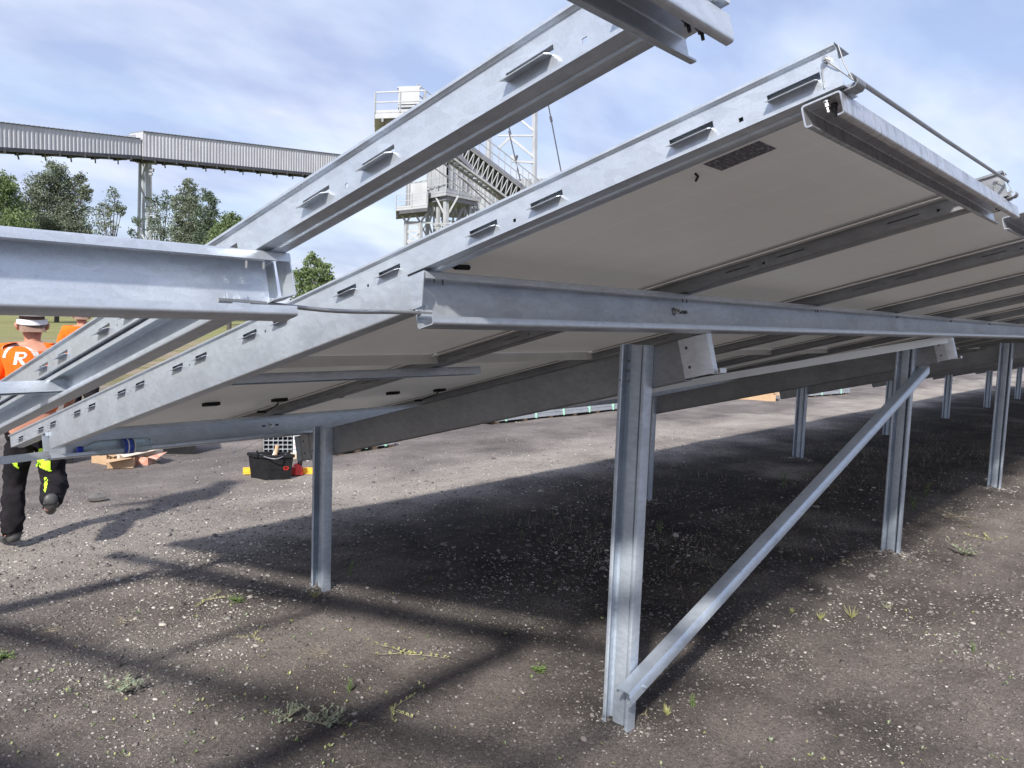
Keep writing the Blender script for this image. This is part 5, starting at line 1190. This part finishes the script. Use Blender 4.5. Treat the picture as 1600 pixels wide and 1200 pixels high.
def weed(kind, x, y, sz, label):
    g = gp(x, y); p = Vector((g.x, g.y, gh(g.x, g.y))); b = MB()
    if kind == 'rosette':
        for i in range(34):
            d = rd(random.uniform(.0, .9)).normalized(); l = sz*random.uniform(.3, .6); q = stem(b, p, d, l, .001, 1)
            for _ in range(5): leaf(b, q[random.choice((1, 2, 3))], rd(random.uniform(0, .5)), sz*.16, sz*.09)
        m = [M['weed'], M['weed']]
    elif kind == 'upright':
        for i in range(3):
            d = (Zu+rd()*.18).normalized(); l = sz*random.uniform(.6, 1); q = stem(b, p+rd()*.01, d, l, .0018, 1, .1)
            for k in range(16): t = k/15; pt = q[0].lerp(q[3], .12+.88*t); leaf(b, pt, rd(.35), sz*.22*(1.15-t*.6), sz*.07, .4)
        m = [M['weed'], M['weed']]
    elif kind == 'trailing':
        dirs = [rd(.15) for _ in range(3)]
        for d in dirs:
            q = stem(b, p, d.normalized(), sz, .002, 1, .3)
            for k in range(14): pt = q[0].lerp(q[3], k/13); leaf(b, pt, rd(.5), sz*.13, sz*.06, .4)
        m = [M['weed_y'], M['straw']]
    elif kind == 'silver':
        for i in range(16):
            q = stem(b, p, rd(random.uniform(.2, 1.1)).normalized(), sz*random.uniform(.4, .9), .0013, 1)
            for k in range(8): leaf(b, q[0].lerp(q[3], .3+.7*k/7), rd(.5), sz*.15, sz*.07)
        m = [M['weed_g'], M['straw']]
    elif kind == 'tuft':
        for i in range(26):
            d = (Zu+rd()*random.uniform(.15, .9)).normalized(); l = sz*random.uniform(.4, 1); s_ = rd()*.0022
            m1, m2, e = p+d*l*.4, p+d*l*.75-Zu*l*.05+rd()*l*.05, p+d*l-Zu*l*.15+rd()*l*.12
            b.add([p-s_, p+s_, m1+s_, m1-s_, m2+s_*.7, m2-s_*.7, e], [(0, 1, 2, 3), (3, 2, 4, 5), (5, 4, 6)], 0)
        m = [M['weed_y'], M['straw']]
    elif kind == 'dry':
        for i in range(38):
            q = stem(b, p+rd()*sz*.3*random.random(), rd(random.uniform(.05, .7)).normalized(), sz*random.uniform(.15, .8), .0006, 0, .8)
        m = [M['straw'], M['straw']]
    o = b.build('weed' if kind not in ('tuft', 'dry') else 'grass_tuft', m, origin=p, smooth=False); tag(o, label, 'weed' if kind not in ('tuft', 'dry') else 'grass tuft')
WD = [('rosette', 843, 1052, .13, 'bright green leafy weed left of the foot of the nearest post'),
      ('trailing', 640, 1025, .28, 'yellow-green trailing stem lying across a shadow stripe'),
      ('silver', 505, 1130, .20, 'grey-green bushy weed, nearest one at the bottom centre'),
      ('silver', 450, 1122, .15, 'smaller silvery weed left of the bushy grey-green one'),
      ('trailing', 610, 1110, .20, 'ragged stem trailing right from the bushy grey-green weed'),
      ('silver', 200, 1082, .24, 'sprawling dry green weed at the lower left on bare soil'),
      ('rosette', 370, 940, .14, 'yellowish low weed in the patch left of the low post'),
      ('trailing', 320, 940, .20, 'pale leafy weed at the left edge of the patch by the low post'),
      ('trailing', 395, 995, .16, 'small yellow-leaved weed below the patch by the low post'),
      ('upright', 546, 1080, .11, 'little upright weed in the lower middle'),
      ('upright', 548, 902, .16, 'dark weed standing just right of the low post foot'),
      ('upright', 1030, 830, .14, 'green weed in the shade behind the brace'),
      ('upright', 1223, 760, .24, 'fresh green weed in deep shade beyond the brace'),
      ('upright', 1447, 775, .26, 'fern-like green weed right of the third post'),
      ('upright', 1424, 800, .2, 'small shrubby weed touching the right side of the third post'),
      ('silver', 1505, 868, .22, 'grey-green weed alone on the sunny ground at the far right'),
      ('trailing', 1545, 845, .22, 'thin pale stalks beside the grey-green weed at the right'),
      ('dry', 1490, 810, .45, 'wide straw-coloured grass tuft right of the third post'),
      ('tuft', 1330, 968, .15, 'yellow grass tuft, right one of the sunny pair'),
      ('tuft', 1282, 972, .12, 'yellow grass tuft, left one of the sunny pair'),
      ('tuft', 1237, 960, .06, 'tiny blade of grass left of the sunny pair of tufts'),
      ('dry', 80, 985, .16, 'straw tuft near the left edge on dark soil'),
      ('dry', 195, 970, .22, 'reddish dry tuft left of the yellowish weed patch'),
      ('dry', 500, 1022, .2, 'dry matted tuft in the bottom middle'),
      ('tuft', 1042, 1118, .10, 'thin yellow-tipped weed right of the nearest post foot'),
      ('trailing', 1008, 1116, .06, 'small orange-leaved sprout at the nearest post foot'),
      ('upright', 1080, 1105, .10, 'thin green sprout right of the nearest post foot'),
      ('rosette', 5, 1030, .14, 'green weed cut by the left edge of the picture'),
      ('upright', 1520, 1015, .10, 'sparse sprout on the sunny soil at lower right'),
      ('silver', 1385, 950, .08, 'small pale weed right of the sunny grass pair'),
      ('tuft', 492, 935, .12, 'green grass blades in front of the low post foot')]
for w_ in WD: weed(w_[0], w_[1], w_[2], w_[3]*(.72 if w_[2] > 880 else .9), w_[4])
def scatter():
    b = MB()
    for p in samples(5200, 1.8, 9):
        v = patch(p.x+3, p.y); inband = (2.2 < p.y < 4.6) or (p.x > 5)
        if random.random() > (.28+v*.8)*(1.0 if inband else .45) or p.y > 6.6: continue
        q = Vector((p.x, p.y, gh(p.x, p.y))); k = random.random(); s_ = .012+.010*random.random()
        if k < .30:
            for _ in range(random.randint(2, 5)): leaf(b, q, rd(random.uniform(.2, 1.2)), s_, s_*.45, .4, random.choice((0, 1, 3)))
        elif k < .8: stem(b, q, (rd(random.uniform(.1, 2.6))).normalized(), random.uniform(.015, .05), .0005, random.choice((2, 2, 4)), .3)
        else: stem(b, q+Zu*.004, rd(.05).normalized(), random.uniform(.03, .10), .0005, 2, .4)
    # brown undergrowth in the shade farther along
    for _ in range(2600):
        x = random.uniform(4.5, 18); y = random.uniform(2.2, 5.4)
        if patch(x*1.3, y*1.3) < -.05: continue
        q = Vector((x, y, gh(x, y))); stem(b, q, (Zu+rd()*.5).normalized(), random.uniform(.04, .13), .0013, random.choice((4, 4, 2, 0)), .3)
    o = b.build('sprouts_and_straw', [M['weed'], M['weed_y'], M['straw'], M['weed_g'], M['rusty']], smooth=False); tag(o, 'fine sprouts, straw bits and dead stems spread over the soil', 'ground cover', kind='stuff')
scatter()
